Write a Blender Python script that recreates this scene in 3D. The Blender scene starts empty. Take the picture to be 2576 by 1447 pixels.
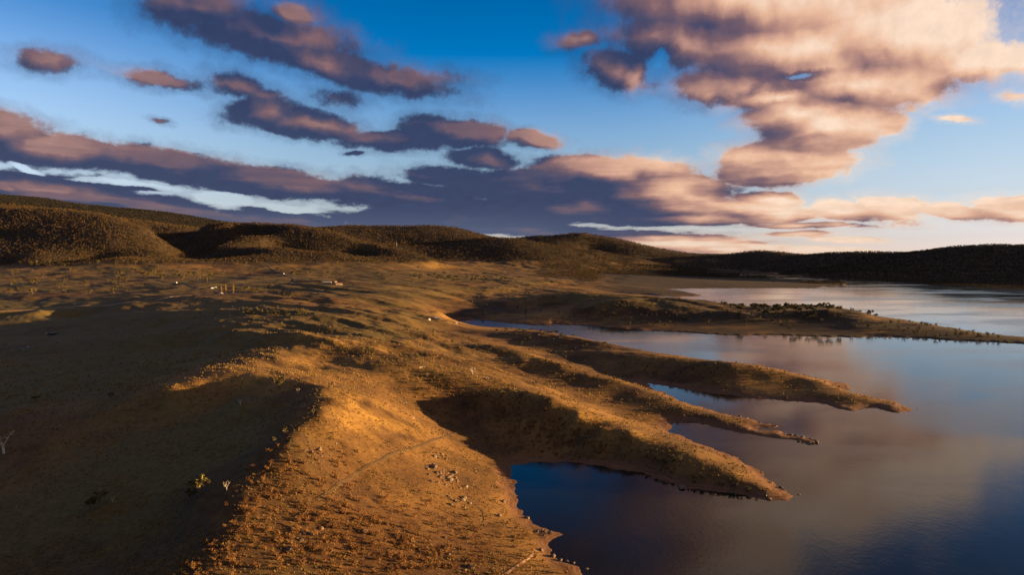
import bpy, math, random
import numpy as np

# ------------------------------------------------------------------ camera
S = bpy.context.scene
COL = S.collection
H = 120.0                      # height of the drone above the lake, metres
F = 1716.0                     # focal length in the units of the reference grid (2576 wide, 1447 high)
CX, CY, HY = 1288.0, 723.5, 645.0
PITCH = math.atan((CY - HY) / F)
cam_d = bpy.data.cameras.new('camera')
cam_d.sensor_width = 36.0
cam_d.lens = 36.0 * F / 2576.0
cam_d.clip_start = 1.0
cam_d.clip_end = 90000.0
cam = bpy.data.objects.new('camera', cam_d)
COL.objects.link(cam)
cam.location = (0, 0, H)
cam.rotation_euler = (math.pi / 2 - PITCH, 0, 0)
S.camera = cam

# ------------------------------------------------------------------ light
S.view_settings.view_transform = 'Standard'
S.view_settings.look = 'None'
S.view_settings.gamma = 1.0
S.view_settings.use_curve_mapping = False
S.view_settings.exposure = 2.35
S.cycles.max_bounces = 6
S.cycles.diffuse_bounces = 2
S.cycles.glossy_bounces = 3
S.cycles.transparent_max_bounces = 8
S.cycles.use_denoising = True
SUN_EL = math.radians(4.2)
SUN_AZ = math.radians(85.0)    # clockwise from the view direction (+Y): low on the right, a little in front
sun_d = bpy.data.lights.new('sun', 'SUN')
sun_d.energy = 5.0
sun_d.angle = math.radians(0.5)
sun_d.color = (1.0, 0.62, 0.26)
sun = bpy.data.objects.new('sun', sun_d)
COL.objects.link(sun)
sun.rotation_euler = (math.pi / 2 - SUN_EL, 0, -SUN_AZ + math.pi)
SUN_DIR = np.array([math.sin(SUN_AZ) * math.cos(SUN_EL), math.cos(SUN_AZ) * math.cos(SUN_EL), math.sin(SUN_EL)])


class NG:
    """small helper to write node trees"""
    def __init__(self, tree):
        self.t = tree
        self.n = tree.nodes
        self.l = tree.links

    def put(self, sock, v):
        if v is None:
            return
        if isinstance(v, bpy.types.NodeSocket):
            self.l.new(v, sock)
        else:
            sock.default_value = v

    def m(self, op, a, b=None, c=None, clamp=False):
        n = self.n.new('ShaderNodeMath')
        n.operation = op
        n.use_clamp = clamp
        for i, v in enumerate((a, b, c)):
            self.put(n.inputs[i], v)
        return n.outputs[0]

    def v(self, op, a, b=None, s=None):
        n = self.n.new('ShaderNodeVectorMath')
        n.operation = op
        self.put(n.inputs[0], a)
        self.put(n.inputs[1], b)
        if s is not None:
            self.put(n.inputs['Scale'], s)
        return n.outputs['Value'] if op in ('LENGTH', 'DOT_PRODUCT', 'DISTANCE') else n.outputs[0]

    def xyz(self, x, y, z=0.0):
        n = self.n.new('ShaderNodeCombineXYZ')
        for i, v in enumerate((x, y, z)):
            self.put(n.inputs[i], v)
        return n.outputs[0]

    def sep(self, a):
        n = self.n.new('ShaderNodeSeparateXYZ')
        self.put(n.inputs[0], a)
        return n.outputs

    def noise(self, vec, scale, detail=4.0, rough=0.55, dist=0.0, color=False, lac=2.0):
        n = self.n.new('ShaderNodeTexNoise')
        self.put(n.inputs['Vector'], vec)
        n.inputs['Scale'].default_value = scale
        n.inputs['Detail'].default_value = detail
        n.inputs['Roughness'].default_value = rough
        n.inputs['Lacunarity'].default_value = lac
        n.inputs['Distortion'].default_value = dist
        return n.outputs['Color'] if color else n.outputs['Fac']

    def mapr(self, v, a, b, c=0.0, d=1.0, smooth=False):
        n = self.n.new('ShaderNodeMapRange')
        n.interpolation_type = 'SMOOTHSTEP' if smooth else 'LINEAR'
        self.put(n.inputs[0], v)
        for i, x in enumerate((a, b, c, d)):
            self.put(n.inputs[i + 1], x)
        return n.outputs[0]

    def mix(self, f, a, b):
        n = self.n.new('ShaderNodeMix')
        n.data_type = 'RGBA'
        self.put(n.inputs[0], f)
        self.put(n.inputs[6], a if isinstance(a, bpy.types.NodeSocket) else (*a, 1.0))
        self.put(n.inputs[7], b if isinstance(b, bpy.types.NodeSocket) else (*b, 1.0))
        return n.outputs[2]

    def ramp(self, f, stops):
        n = self.n.new('ShaderNodeValToRGB')
        self.put(n.inputs[0], f)
        e = n.color_ramp.elements
        while len(e) < len(stops):
            e.new(0.5)
        for k, (p, c) in enumerate(stops):
            e[k].position = p
            e[k].color = (*c, 1.0)
        return n.outputs[0]


def ray(px, py):
    """world direction seen at a point of the reference grid"""
    u = (px - CX) / F
    w = (CY - py) / F
    return np.array([u, math.cos(PITCH) + math.sin(PITCH) * w, -math.sin(PITCH) + math.cos(PITCH) * w])


# ------------------------------------------------------------------ sky: Nishita air with sunset clouds, all by direction
W = bpy.data.worlds.new('World')
S.world = W
W.use_nodes = True
W.node_tree.nodes.clear()
g = NG(W.node_tree)


def ang(px, py):
    d = ray(px, py)
    return math.atan2(d[0], d[1]), math.atan2(d[2], math.hypot(d[0], d[1]))


# each cloud: end points, half thickness, strength (in the reference grid, turned into azimuth and elevation)
CLOUDS = [
    (370, 25, 620, 20, 55, 1.0), (450, 55, 900, 130, 66, 1.1), (640, 110, 960, 190, 52, 1.1), (880, 175, 1150, 235, 44, 1.0),
    (690, 25, 800, 50, 42, .8), (960, 205, 1170, 200, 30, .6),
    (0, 145, 200, 158, 26, .62), (290, 168, 520, 218, 24, .8), (500, 205, 680, 225, 34, .75), (575, 285, 740, 275, 40, 1.0),
    (640, 290, 930, 335, 42, 1.0), (600, 235, 720, 250, 26, .6), (790, 240, 900, 250, 28, .5), (820, 340, 1150, 360, 34, .95),
    (1000, 320, 1270, 345, 46, 1.0), (1285, 345, 1405, 350, 30, 1.0), (870, 385, 920, 388, 8, .7), (380, 300, 420, 310, 8, .45),
    (-200, 290, 90, 330, 52, 1.2), (-60, 360, 330, 395, 44, 1.1), (150, 385, 620, 430, 46, 1.1), (420, 430, 900, 480, 44, 1.1),
    (760, 470, 1250, 515, 46, 1.1), (1000, 438, 1230, 440, 34, .9), (1120, 392, 1310, 405, 34, 1.0), (1150, 470, 1560, 470, 62, 1.2),
    (1300, 425, 1740, 432, 46, 1.15), (1500, 480, 1830, 490, 56, 1.15), (1100, 520, 1700, 525, 36, 1.1),
    (-200, 470, 330, 512, 66, 1.3), (200, 510, 560, 540, 34, 1.0), (480, 548, 900, 570, 34, 1.1), (800, 545, 1500, 560, 32, 1.2),
    (1300, 548, 2040, 548, 20, 1.1), (1760, 528, 2060, 540, 34, 1.1), (2040, 525, 2200, 535, 28, .9), (2160, 515, 2320, 535, 34, 1.0),
    (2300, 530, 2480, 535, 18, .9), (2440, 515, 2680, 525, 26, 1.0), (1850, 566, 2180, 570, 9, 1.1), (2020, 602, 2250, 606, 9, 1.1),
    (1250, 588, 1800, 585, 10, .8), (1400, 612, 1950, 612, 20, .8), (1700, 628, 2180, 630, 8, .7), (240, 470, 420, 478, 10, .8),
    (600, 525, 720, 522, 9, .8),
    (1560, -20, 2300, 10, 120, 1.6), (1720, -190, 2000, -150, 95, 1.4), (1120, -330, 1700, -250, 120, 1.4), (1250, -140, 1560, -110, 60, 1.1), (1490, 160, 1640, 185, 62, 1.1), (1395, 112, 1560, 100, 30, .8), (1540, 90, 1900, 100, 84, 1.3),  # those above the frame's centre are added unseen to darken the cove's reflection
    (1700, 215, 2080, 222, 56, 1.2), (1760, 120, 2280, 120, 110, 1.7), (2100, 80, 2440, 95, 110, 1.6), (2280, 150, 2720, 150, 42, 1.1),
    (2060, 200, 2360, 190, 76, 1.5), (1880, 295, 2200, 265, 52, 1.4), (1940, 325, 2220, 300, 66, 1.5), (1900, 372, 2160, 350, 46, 1.3),
    (1830, 398, 2130, 405, 54, 1.4), (1800, 440, 2040, 435, 34, 1.1), (1500, 520, 1860, 520, 34, 1.3), (1840, 500, 2020, 505, 22, 1.0),
    (2350, 290, 2450, 298, 10, .6), (2240, 255, 2310, 270, 18, .45), (2540, 235, 2600, 240, 12, .5),
    (1000, 575, 1560, 578, 14, .9), (1450, 600, 1900, 596, 16, .9), (1500, 625, 2250, 632, 12, .8), (1900, 590, 2120, 588, 9, .7),
]
HOLES = [(1635, 195, 1690, 105, 34, .62), (1960, 193, 2110, 186, 15, .9), (1850, 240, 1920, 215, 14, .6), (490, 492, 640, 505, 15, 1.3),
         (640, 518, 800, 530, 10, 1.3), (20, 402, 110, 438, 9, 1.0), (150, 448, 480, 480, 9, .8)]

fg = bpy.data.node_groups.new('cloud_field', 'ShaderNodeTree')
fg.interface.new_socket('P', in_out='INPUT', socket_type='NodeSocketVector')
fg.interface.new_socket('F', in_out='OUTPUT', socket_type='NodeSocketFloat')
fi = fg.nodes.new('NodeGroupInput')
fo = fg.nodes.new('NodeGroupOutput')
q = NG(fg)
P = fi.outputs[0]


def blob(x0, y0, x1, y1, b, s):
    a0, e0 = ang(x0, y0)
    a1, e1 = ang(x1, y1)
    cx, cy = (a0 + a1) / 2, (e0 + e1) / 2
    bb = b / F
    L = math.hypot(a1 - a0, e1 - e0) / 2 + bb * 0.8
    th = math.atan2(e1 - e0, a1 - a0)
    mp = fg.nodes.new('ShaderNodeMapping')
    mp.vector_type = 'TEXTURE'
    q.put(mp.inputs['Vector'], P)
    mp.inputs['Location'].default_value = (cx, cy, 0)
    mp.inputs['Rotation'].default_value = (0, 0, th)
    mp.inputs['Scale'].default_value = (L, bb, 1)
    ln = q.v('LENGTH', mp.outputs[0])
    return q.m('MULTIPLY_ADD', ln, -s, s)          # s at the centre, 0 on the rim


acc = None
P0 = P


def chain():
    # ties each blob to the one before, so that the render engine works through them one at a time
    t = q.n.new('ShaderNodeVectorMath')
    t.operation = 'MULTIPLY_ADD'
    q.put(t.inputs[0], acc)
    t.inputs[1].default_value = (1e-7, 1e-7, 0)
    q.put(t.inputs[2], P0)
    return t.outputs[0]


for c in CLOUDS:
    if acc is not None:
        P = chain()
    f = blob(*c)
    acc = f if acc is None else q.m('SMOOTH_MAX', acc, f, 0.12)
acc = q.m('MAXIMUM', acc, -0.9)
for c in HOLES:
    P = chain()
    f = q.m('MAXIMUM', blob(*c), 0.0)
    acc = q.m('SUBTRACT', acc, q.m('MULTIPLY', f, 1.1))
q.put(fo.inputs[0], acc)

tc = g.n.new('ShaderNodeTexCoord')
D = g.v('NORMALIZE', tc.outputs['Generated'])
dx, dy, dz = g.sep(D)
az = g.m('ARCTAN2', dx, dy)
el = g.m('ARCTAN2', dz, g.m('SQRT', g.m('ADD', g.m('MULTIPLY', dx, dx), g.m('MULTIPLY', dy, dy))))
# noise space: squeezed towards the horizon, as a cloud deck in perspective is
ls = g.m('MULTIPLY', g.m('LOGARITHM', g.m('ADD', g.m('MAXIMUM', el, 0.0), 0.05), math.e), 0.30)
N0 = g.v('MULTIPLY', g.xyz(az, ls), (1, 1, 1))
w1 = g.v('SUBTRACT', g.noise(N0, 9.0, 5.0, 0.6, color=True), (0.5, 0.5, 0.5))
w2 = g.v('SUBTRACT', g.noise(N0, 34.0, 4.0, 0.6, color=True), (0.5, 0.5, 0.5))
amp = g.mapr(el, 0.0, 0.25, 0.12, 1.0)
warp = g.v('ADD', g.v('MULTIPLY', w1, (0.060, 0.042, 0)), g.v('MULTIPLY', w2, (0.018, 0.014, 0)))
warp = g.v('SCALE', warp, s=amp)
AE = g.v('ADD', g.xyz(az, el), warp)


def field(p):
    n = g.n.new('ShaderNodeGroup')
    n.node_tree = fg
    g.put(n.inputs[0], p)
    return n.outputs[0]


fbm = g.m('SUBTRACT', g.noise(N0, 15.0, 10.0, 0.68), 0.5)
# beyond the picture the same broken cloud deck goes on
wide = g.m('SUBTRACT', g.noise(N0, 2.6, 5.0, 0.55), 0.47)
outside = g.m('MAXIMUM', g.mapr(g.m('ABSOLUTE', az), 0.78, 1.0, 0, 1, True), g.mapr(el, 0.42, 0.52, 0, 1, True))
wide = g.m('SUBTRACT', g.m('MULTIPLY', wide, 3.0), g.mapr(outside, 0, 1, 2.5, 0.0))
F0 = g.m('MAXIMUM', field(AE), wide)
F1 = g.m('MAXIMUM', field(g.v('ADD', AE, (0.030, 0.022, 0))), g.m('SUBTRACT', wide, 0.12))
streak = g.m('SUBTRACT', g.noise(g.xyz(g.m('MULTIPLY', az, 2.2), g.m('MULTIPLY', el, 26.0)), 1.6, 4, 0.6), 0.5)
dens = g.m('ADD', F0, g.m('MULTIPLY', fbm, 1.35))
dens = g.m('ADD', dens, g.m('MULTIPLY', streak, g.mapr(el, 0.03, 0.10, 1.2, 0.0)))
cover = g.mapr(dens, -0.06, g.mapr(el, 0.05, 0.3, 0.24, 0.50), 0, 1, True)
veil = g.mapr(g.m('ADD', dens, g.m('MULTIPLY', g.m('SUBTRACT', g.noise(N0, 40.0, 6.0, 0.7), 0.5), 0.7)), -0.45, 0.25, 0, 0.34, True)
cover = g.m('MAXIMUM', cover, veil)
soft0 = g.m('ADD', F0, g.m('MULTIPLY', g.m('SUBTRACT', g.noise(N0, 13.0, 3.0, 0.5), 0.5), 1.3))
soft1 = g.m('ADD', F1, g.m('MULTIPLY', g.m('SUBTRACT', g.noise(g.v('ADD', N0, (0.012, 0.014, 0)), 13.0, 3.0, 0.5), 0.5), 1.3))
open_s = g.m('MINIMUM', g.m('SUBTRACT', g.m('MINIMUM', soft0, 1.7), g.m('MAXIMUM', g.m('MINIMUM', soft1, 1.7), -0.5)), 0.8)
# light: strongest on the sun side of each bank and in the half of the sky nearer to the sun
sunside = g.mapr(az, -0.10, 0.48, 0.0, 1.0, True)
lit = g.m('ADD', g.m('MULTIPLY', open_s, g.mapr(az, -0.3, 0.3, 0.58, 0.48)), g.m('MULTIPLY_ADD', sunside, 0.80, -0.10))
lit = g.m('ADD', lit, g.m('MULTIPLY', g.m('SUBTRACT', g.noise(N0, 4.5, 3.0, 0.5), 0.5), 0.65))
lit = g.m('ADD', lit, g.m('MULTIPLY', g.m('SUBTRACT', 1.0, cover), g.mapr(sunside, 0, 1, 0.10, 0.40)))
lit = g.m('ADD', lit, g.mapr(el, 0.03, 0.14, -0.17, 0.0))
lit = g.m('ADD', lit, g.m('MULTIPLY', streak, g.mapr(el, 0.05, 0.16, 1.1, 0.15)))
lit = g.m('ADD', lit, g.m('MULTIPLY', g.mapr(el, 0.020, 0.055, 0.42, 0.0), g.mapr(az, -0.20, 0.10, 0.0, 1.0, True)))
ccol = g.ramp(lit, [(0.0, (.036, .050, .120)), (0.16, (.078, .070, .130)), (0.34, (.20, .115, .135)), (0.55, (.52, .28, .215)),
                    (0.75, (.84, .50, .33)), (1.0, (.99, .74, .56))])
sky = g.n.new('ShaderNodeTexSky')
sky.sky_type = 'NISHITA'
sky.sun_disc = False
sky.sun_elevation = SUN_EL
sky.sun_rotation = SUN_AZ
sky.altitude = 900.0
sky.air_density = 1.0
sky.dust_density = 0.6
sky.ozone_density = 3.0
hsv = g.n.new('ShaderNodeHueSaturation')
g.put(hsv.inputs['Saturation'], g.m('MULTIPLY', g.mapr(el, 0.03, 0.30, 0.48, 1.36), g.mapr(g.m('ABSOLUTE', az), 0.1, 0.65, 1.0, 0.84, True)))
hsv.inputs['Hue'].default_value = 0.512
g.put(hsv.inputs['Color'], sky.outputs[0])
STR = 0.05
SKY_GAIN = 1.0
EXPO = 2 ** S.view_settings.exposure
gain = g.mapr(g.m('ABSOLUTE', g.m('SUBTRACT', el, 0.20)), 0.0, 0.20, 2.40, 1.78, True)
gain = g.m('MULTIPLY', gain, g.mapr(el, 0.40, 1.1, 1.0, 0.85))
gain = g.m('MULTIPLY', gain, g.mapr(az, 0.0, 0.7, 1.0, 0.70))
gain = g.m('MULTIPLY', gain, g.mapr(g.m('ABSOLUTE', az), 0.1, 0.65, 1.0, 1.12, True))
tint = g.v('ADD', (1, 1, 1), g.v('SCALE', (0.36, 0.20, 0.42), s=g.mapr(el, 0.0, 0.16, 1.0, 0.0, True)))
base = g.v('SCALE', g.v('MULTIPLY', hsv.outputs[0], tint), s=g.m('MULTIPLY', gain, 0.150 / (STR * EXPO)))
billow = g.m('MULTIPLY', g.m('SUBTRACT', g.noise(N0, 42.0, 6.0, 0.65), 0.5), 0.42)
ccol = g.v('SCALE', ccol, s=g.m('ADD', 1.0, billow))
# far cloud near the skyline is seen through kilometres of blue air
ccol = g.mix(g.m('MULTIPLY', g.mapr(el, 0.015, 0.085, 0.75, 0.0, True), g.mapr(az, -0.05, 0.25, 1.0, 0.15, True)), ccol, (.105, .135, .225))
cl = g.v('SCALE', ccol, s=1.0 / (STR * EXPO))
out = g.mix(g.m('MULTIPLY', cover, 0.97), base, cl)
bg = g.n.new('ShaderNodeBackground')
g.put(bg.inputs[0], out)
bg.inputs[1].default_value = STR
wo = g.n.new('ShaderNodeOutputWorld')
g.l.new(bg.outputs[0], wo.inputs[0])
W.cycles.sampling_method = 'MANUAL'
W.cycles.sample_map_resolution = 512


# ------------------------------------------------------------------ noise on arrays
def _hash(ix, iy, seed):
    h = (ix.astype(np.int64) * 374761393 + iy.astype(np.int64) * 668265263 + seed * 982451653) & 0xffffffff
    h = ((h ^ (h >> 13)) * 1274126177) & 0xffffffff
    return ((h ^ (h >> 16)) & 0xffff).astype(np.float32) / 65535.0


def perlin(x, y, seed=0):
    ix, iy = np.floor(x), np.floor(y)
    fx, fy = (x - ix).astype(np.float32), (y - iy).astype(np.float32)
    ix, iy = ix.astype(np.int64), iy.astype(np.int64)
    u = fx * fx * fx * (fx * (fx * 6 - 15) + 10)
    w = fy * fy * fy * (fy * (fy * 6 - 15) + 10)

    def gr(a, b, p, r):
        t = _hash(a, b, seed) * 6.2831853
        return np.cos(t) * p + np.sin(t) * r
    n00 = gr(ix, iy, fx, fy)
    n10 = gr(ix + 1, iy, fx - 1, fy)
    n01 = gr(ix, iy + 1, fx, fy - 1)
    n11 = gr(ix + 1, iy + 1, fx - 1, fy - 1)
    return (n00 * (1 - u) + n10 * u) * (1 - w) + (n01 * (1 - u) + n11 * u) * w


def fbm2(x, y, octv=4, seed=0, gain=0.5):
    s, a, t = 0, 1.0, 0
    for k in range(octv):
        s = s + a * perlin(x, y, seed + k * 17)
        x, y, a = x * 2.03 + 5.1, y * 2.03 + 1.7, a * gain
    return s


def sstep(a, b, x):
    t = np.clip((x - a) / (b - a), 0, 1)
    return t * t * (3 - 2 * t)


# ------------------------------------------------------------------ relief, from shorelines and crest lines
def onz(px, py, z):
    d = ray(px, py)
    t = (z - H) / d[2]
    return d[0] * t, d[1] * t, z


def ond(px, py, D):
    d = ray(px, py)
    t = D / d[1]
    return d[0] * t, D, H + d[2] * t


# the shoreline as it is seen, near to far; farther banks stand a little behind their crests
SHORE = [(1470, 1447), (1455, 1425), (1400, 1408), (1384, 1399), (1382, 1376), (1391, 1360), (1421, 1347), (1387, 1337), (1354, 1324), (1324, 1301),
         (1303, 1271), (1295, 1241), (1288, 1204), (1286, 1180), (1292, 1170), (1350, 1164), (1436, 1166), (1526, 1176), (1583, 1185),
         (1631, 1196), (1658, 1206), (1688, 1217), (1714, 1230), (1759, 1234), (1827, 1241), (1894, 1251), (1939, 1258), (1973, 1260),
         (1992, 1249), (1962, 1232), (1932, 1209), (1902, 1179), (1864, 1157), (1819, 1138), (1770, 1122), (1733, 1107), (1699, 1094),
         (1687, 1087), (1688, 1074), (1697, 1061), (1752, 1063), (1789, 1074), (1834, 1084), (1883, 1091), (1939, 1104), (1996, 1108),
         (2033, 1117), (2054, 1119), (2054, 1110), (2014, 1101), (1977, 1093), (1951, 1084), (1898, 1081), (1910, 1077), (1951, 1078),
         (1951, 1072), (1917, 1067), (1879, 1053), (1842, 1046), (1808, 1038), (1770, 1025), (1744, 1020), (1707, 1006), (1669, 988),
         (1639, 976), (1615, 962), (1677, 971), (1752, 984), (1864, 999), (1977, 1009), (2052, 1014), (2110, 1028), (2143, 1034),
         (2163, 1030), (2199, 1026), (2231, 1034), (2263, 1039), (2293, 1034), (2271, 1021), (2231, 1007), (2191, 998), (2151, 990),
         (2122, 984), (2137, 976), (2127, 965), (2070, 955), (2030, 945), (1982, 934), (1942, 926), (1898, 917), (1838, 914),
         (1749, 903), (1701, 895), (1601, 883), (1549, 868), (1500, 858), (1443, 847), (1400, 840), (1359, 832), (1316, 828),
         (1269, 825), (1211, 823), (1175, 818), (1158, 812), (1148, 806), (1170, 804), (1225, 807), (1275, 813), (1326, 818), (1376, 819),
         (1403, 816), (1477, 820), (1544, 825), (1611, 832), (1651, 832), (1749, 839), (1830, 844), (1950, 844), (2030, 846), (2151, 850),
         (2183, 847), (2311, 851), (2391, 857), (2492, 861), (2576, 866), (2680, 878), (2780, 880), (2700, 856), (2576, 848), (2512, 843),
         (2472, 839), (2391, 825), (2311, 811), (2255, 802), (2207, 796), (2150, 781), (2082, 769), (1970, 769), (1870, 771), (1838, 770),
         (1790, 765), (1801, 759), (1760, 755), (1700, 752), (1629, 743), (1589, 739), (1563, 737), (1545, 737), (1560, 736.4), (1649, 743),
         (1709, 747), (1767, 744), (1737, 737), (1700, 731), (1680, 728), (1701, 726), (1805, 725), (1950, 725), (2058, 725), (2075, 721),
         (2135, 720), (2127, 715), (2106, 709), (2060, 710), (2050, 704), (1950, 701), (1890, 696), (1830, 689), (1789, 683), (1761, 680),
         (1822, 678.5), (1910, 682), (1982, 686), (1956, 691), (1990, 694), (2070, 700), (2151, 706), (2271, 712), (2351, 719), (2472, 725),
         (2576, 730), (2760, 742), (3000, 760)]
PONDS = [[(1524, 684.5), (1545, 683.6), (1562, 684.6), (1545, 685.8)], [(1555, 686.6), (1574, 686), (1580, 687.3), (1562, 688)]]
shore = [onz(x, y, 0.0)[:2] for x, y in SHORE]
# out of the picture: bottom end of the shore runs past under the drone, far end goes off to the right
shore = [(110, -600), (120, -200), (95, 20), (75, 110), (60, 175), (42, 225)] + shore + [(2600, 1500), (3600, 900), (5500, 0), (5600, -600)]
shore = np.array(shore)


def refine(p, step_k=0.006):
    """adds jagged little bays between the traced points, in proportion to the distance"""
    rng = np.random.RandomState(5)
    out = []
    for a, b in zip(p[:-1], p[1:]):
        L = np.hypot(*(b - a))
        s = max(2.5, step_k * np.hypot(*a) * 1.5)
        n = int(min(14, max(1, L / s)))
        nrm = np.array([-(b - a)[1], (b - a)[0]]) / max(L, 1e-6)
        for k in range(n):
            t = k / n
            off = rng.uniform(-1, 1) * min(0.16 * L / n * 2, s * 0.5) if k else 0
            out.append(a + (b - a) * t + nrm * off)
    out.append(p[-1])
    return np.array(out)


shore_f = refine(shore)
ponds_w = [np.array([onz(x, y, 0.0)[:2] for x, y in pd]) for pd in PONDS]

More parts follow.
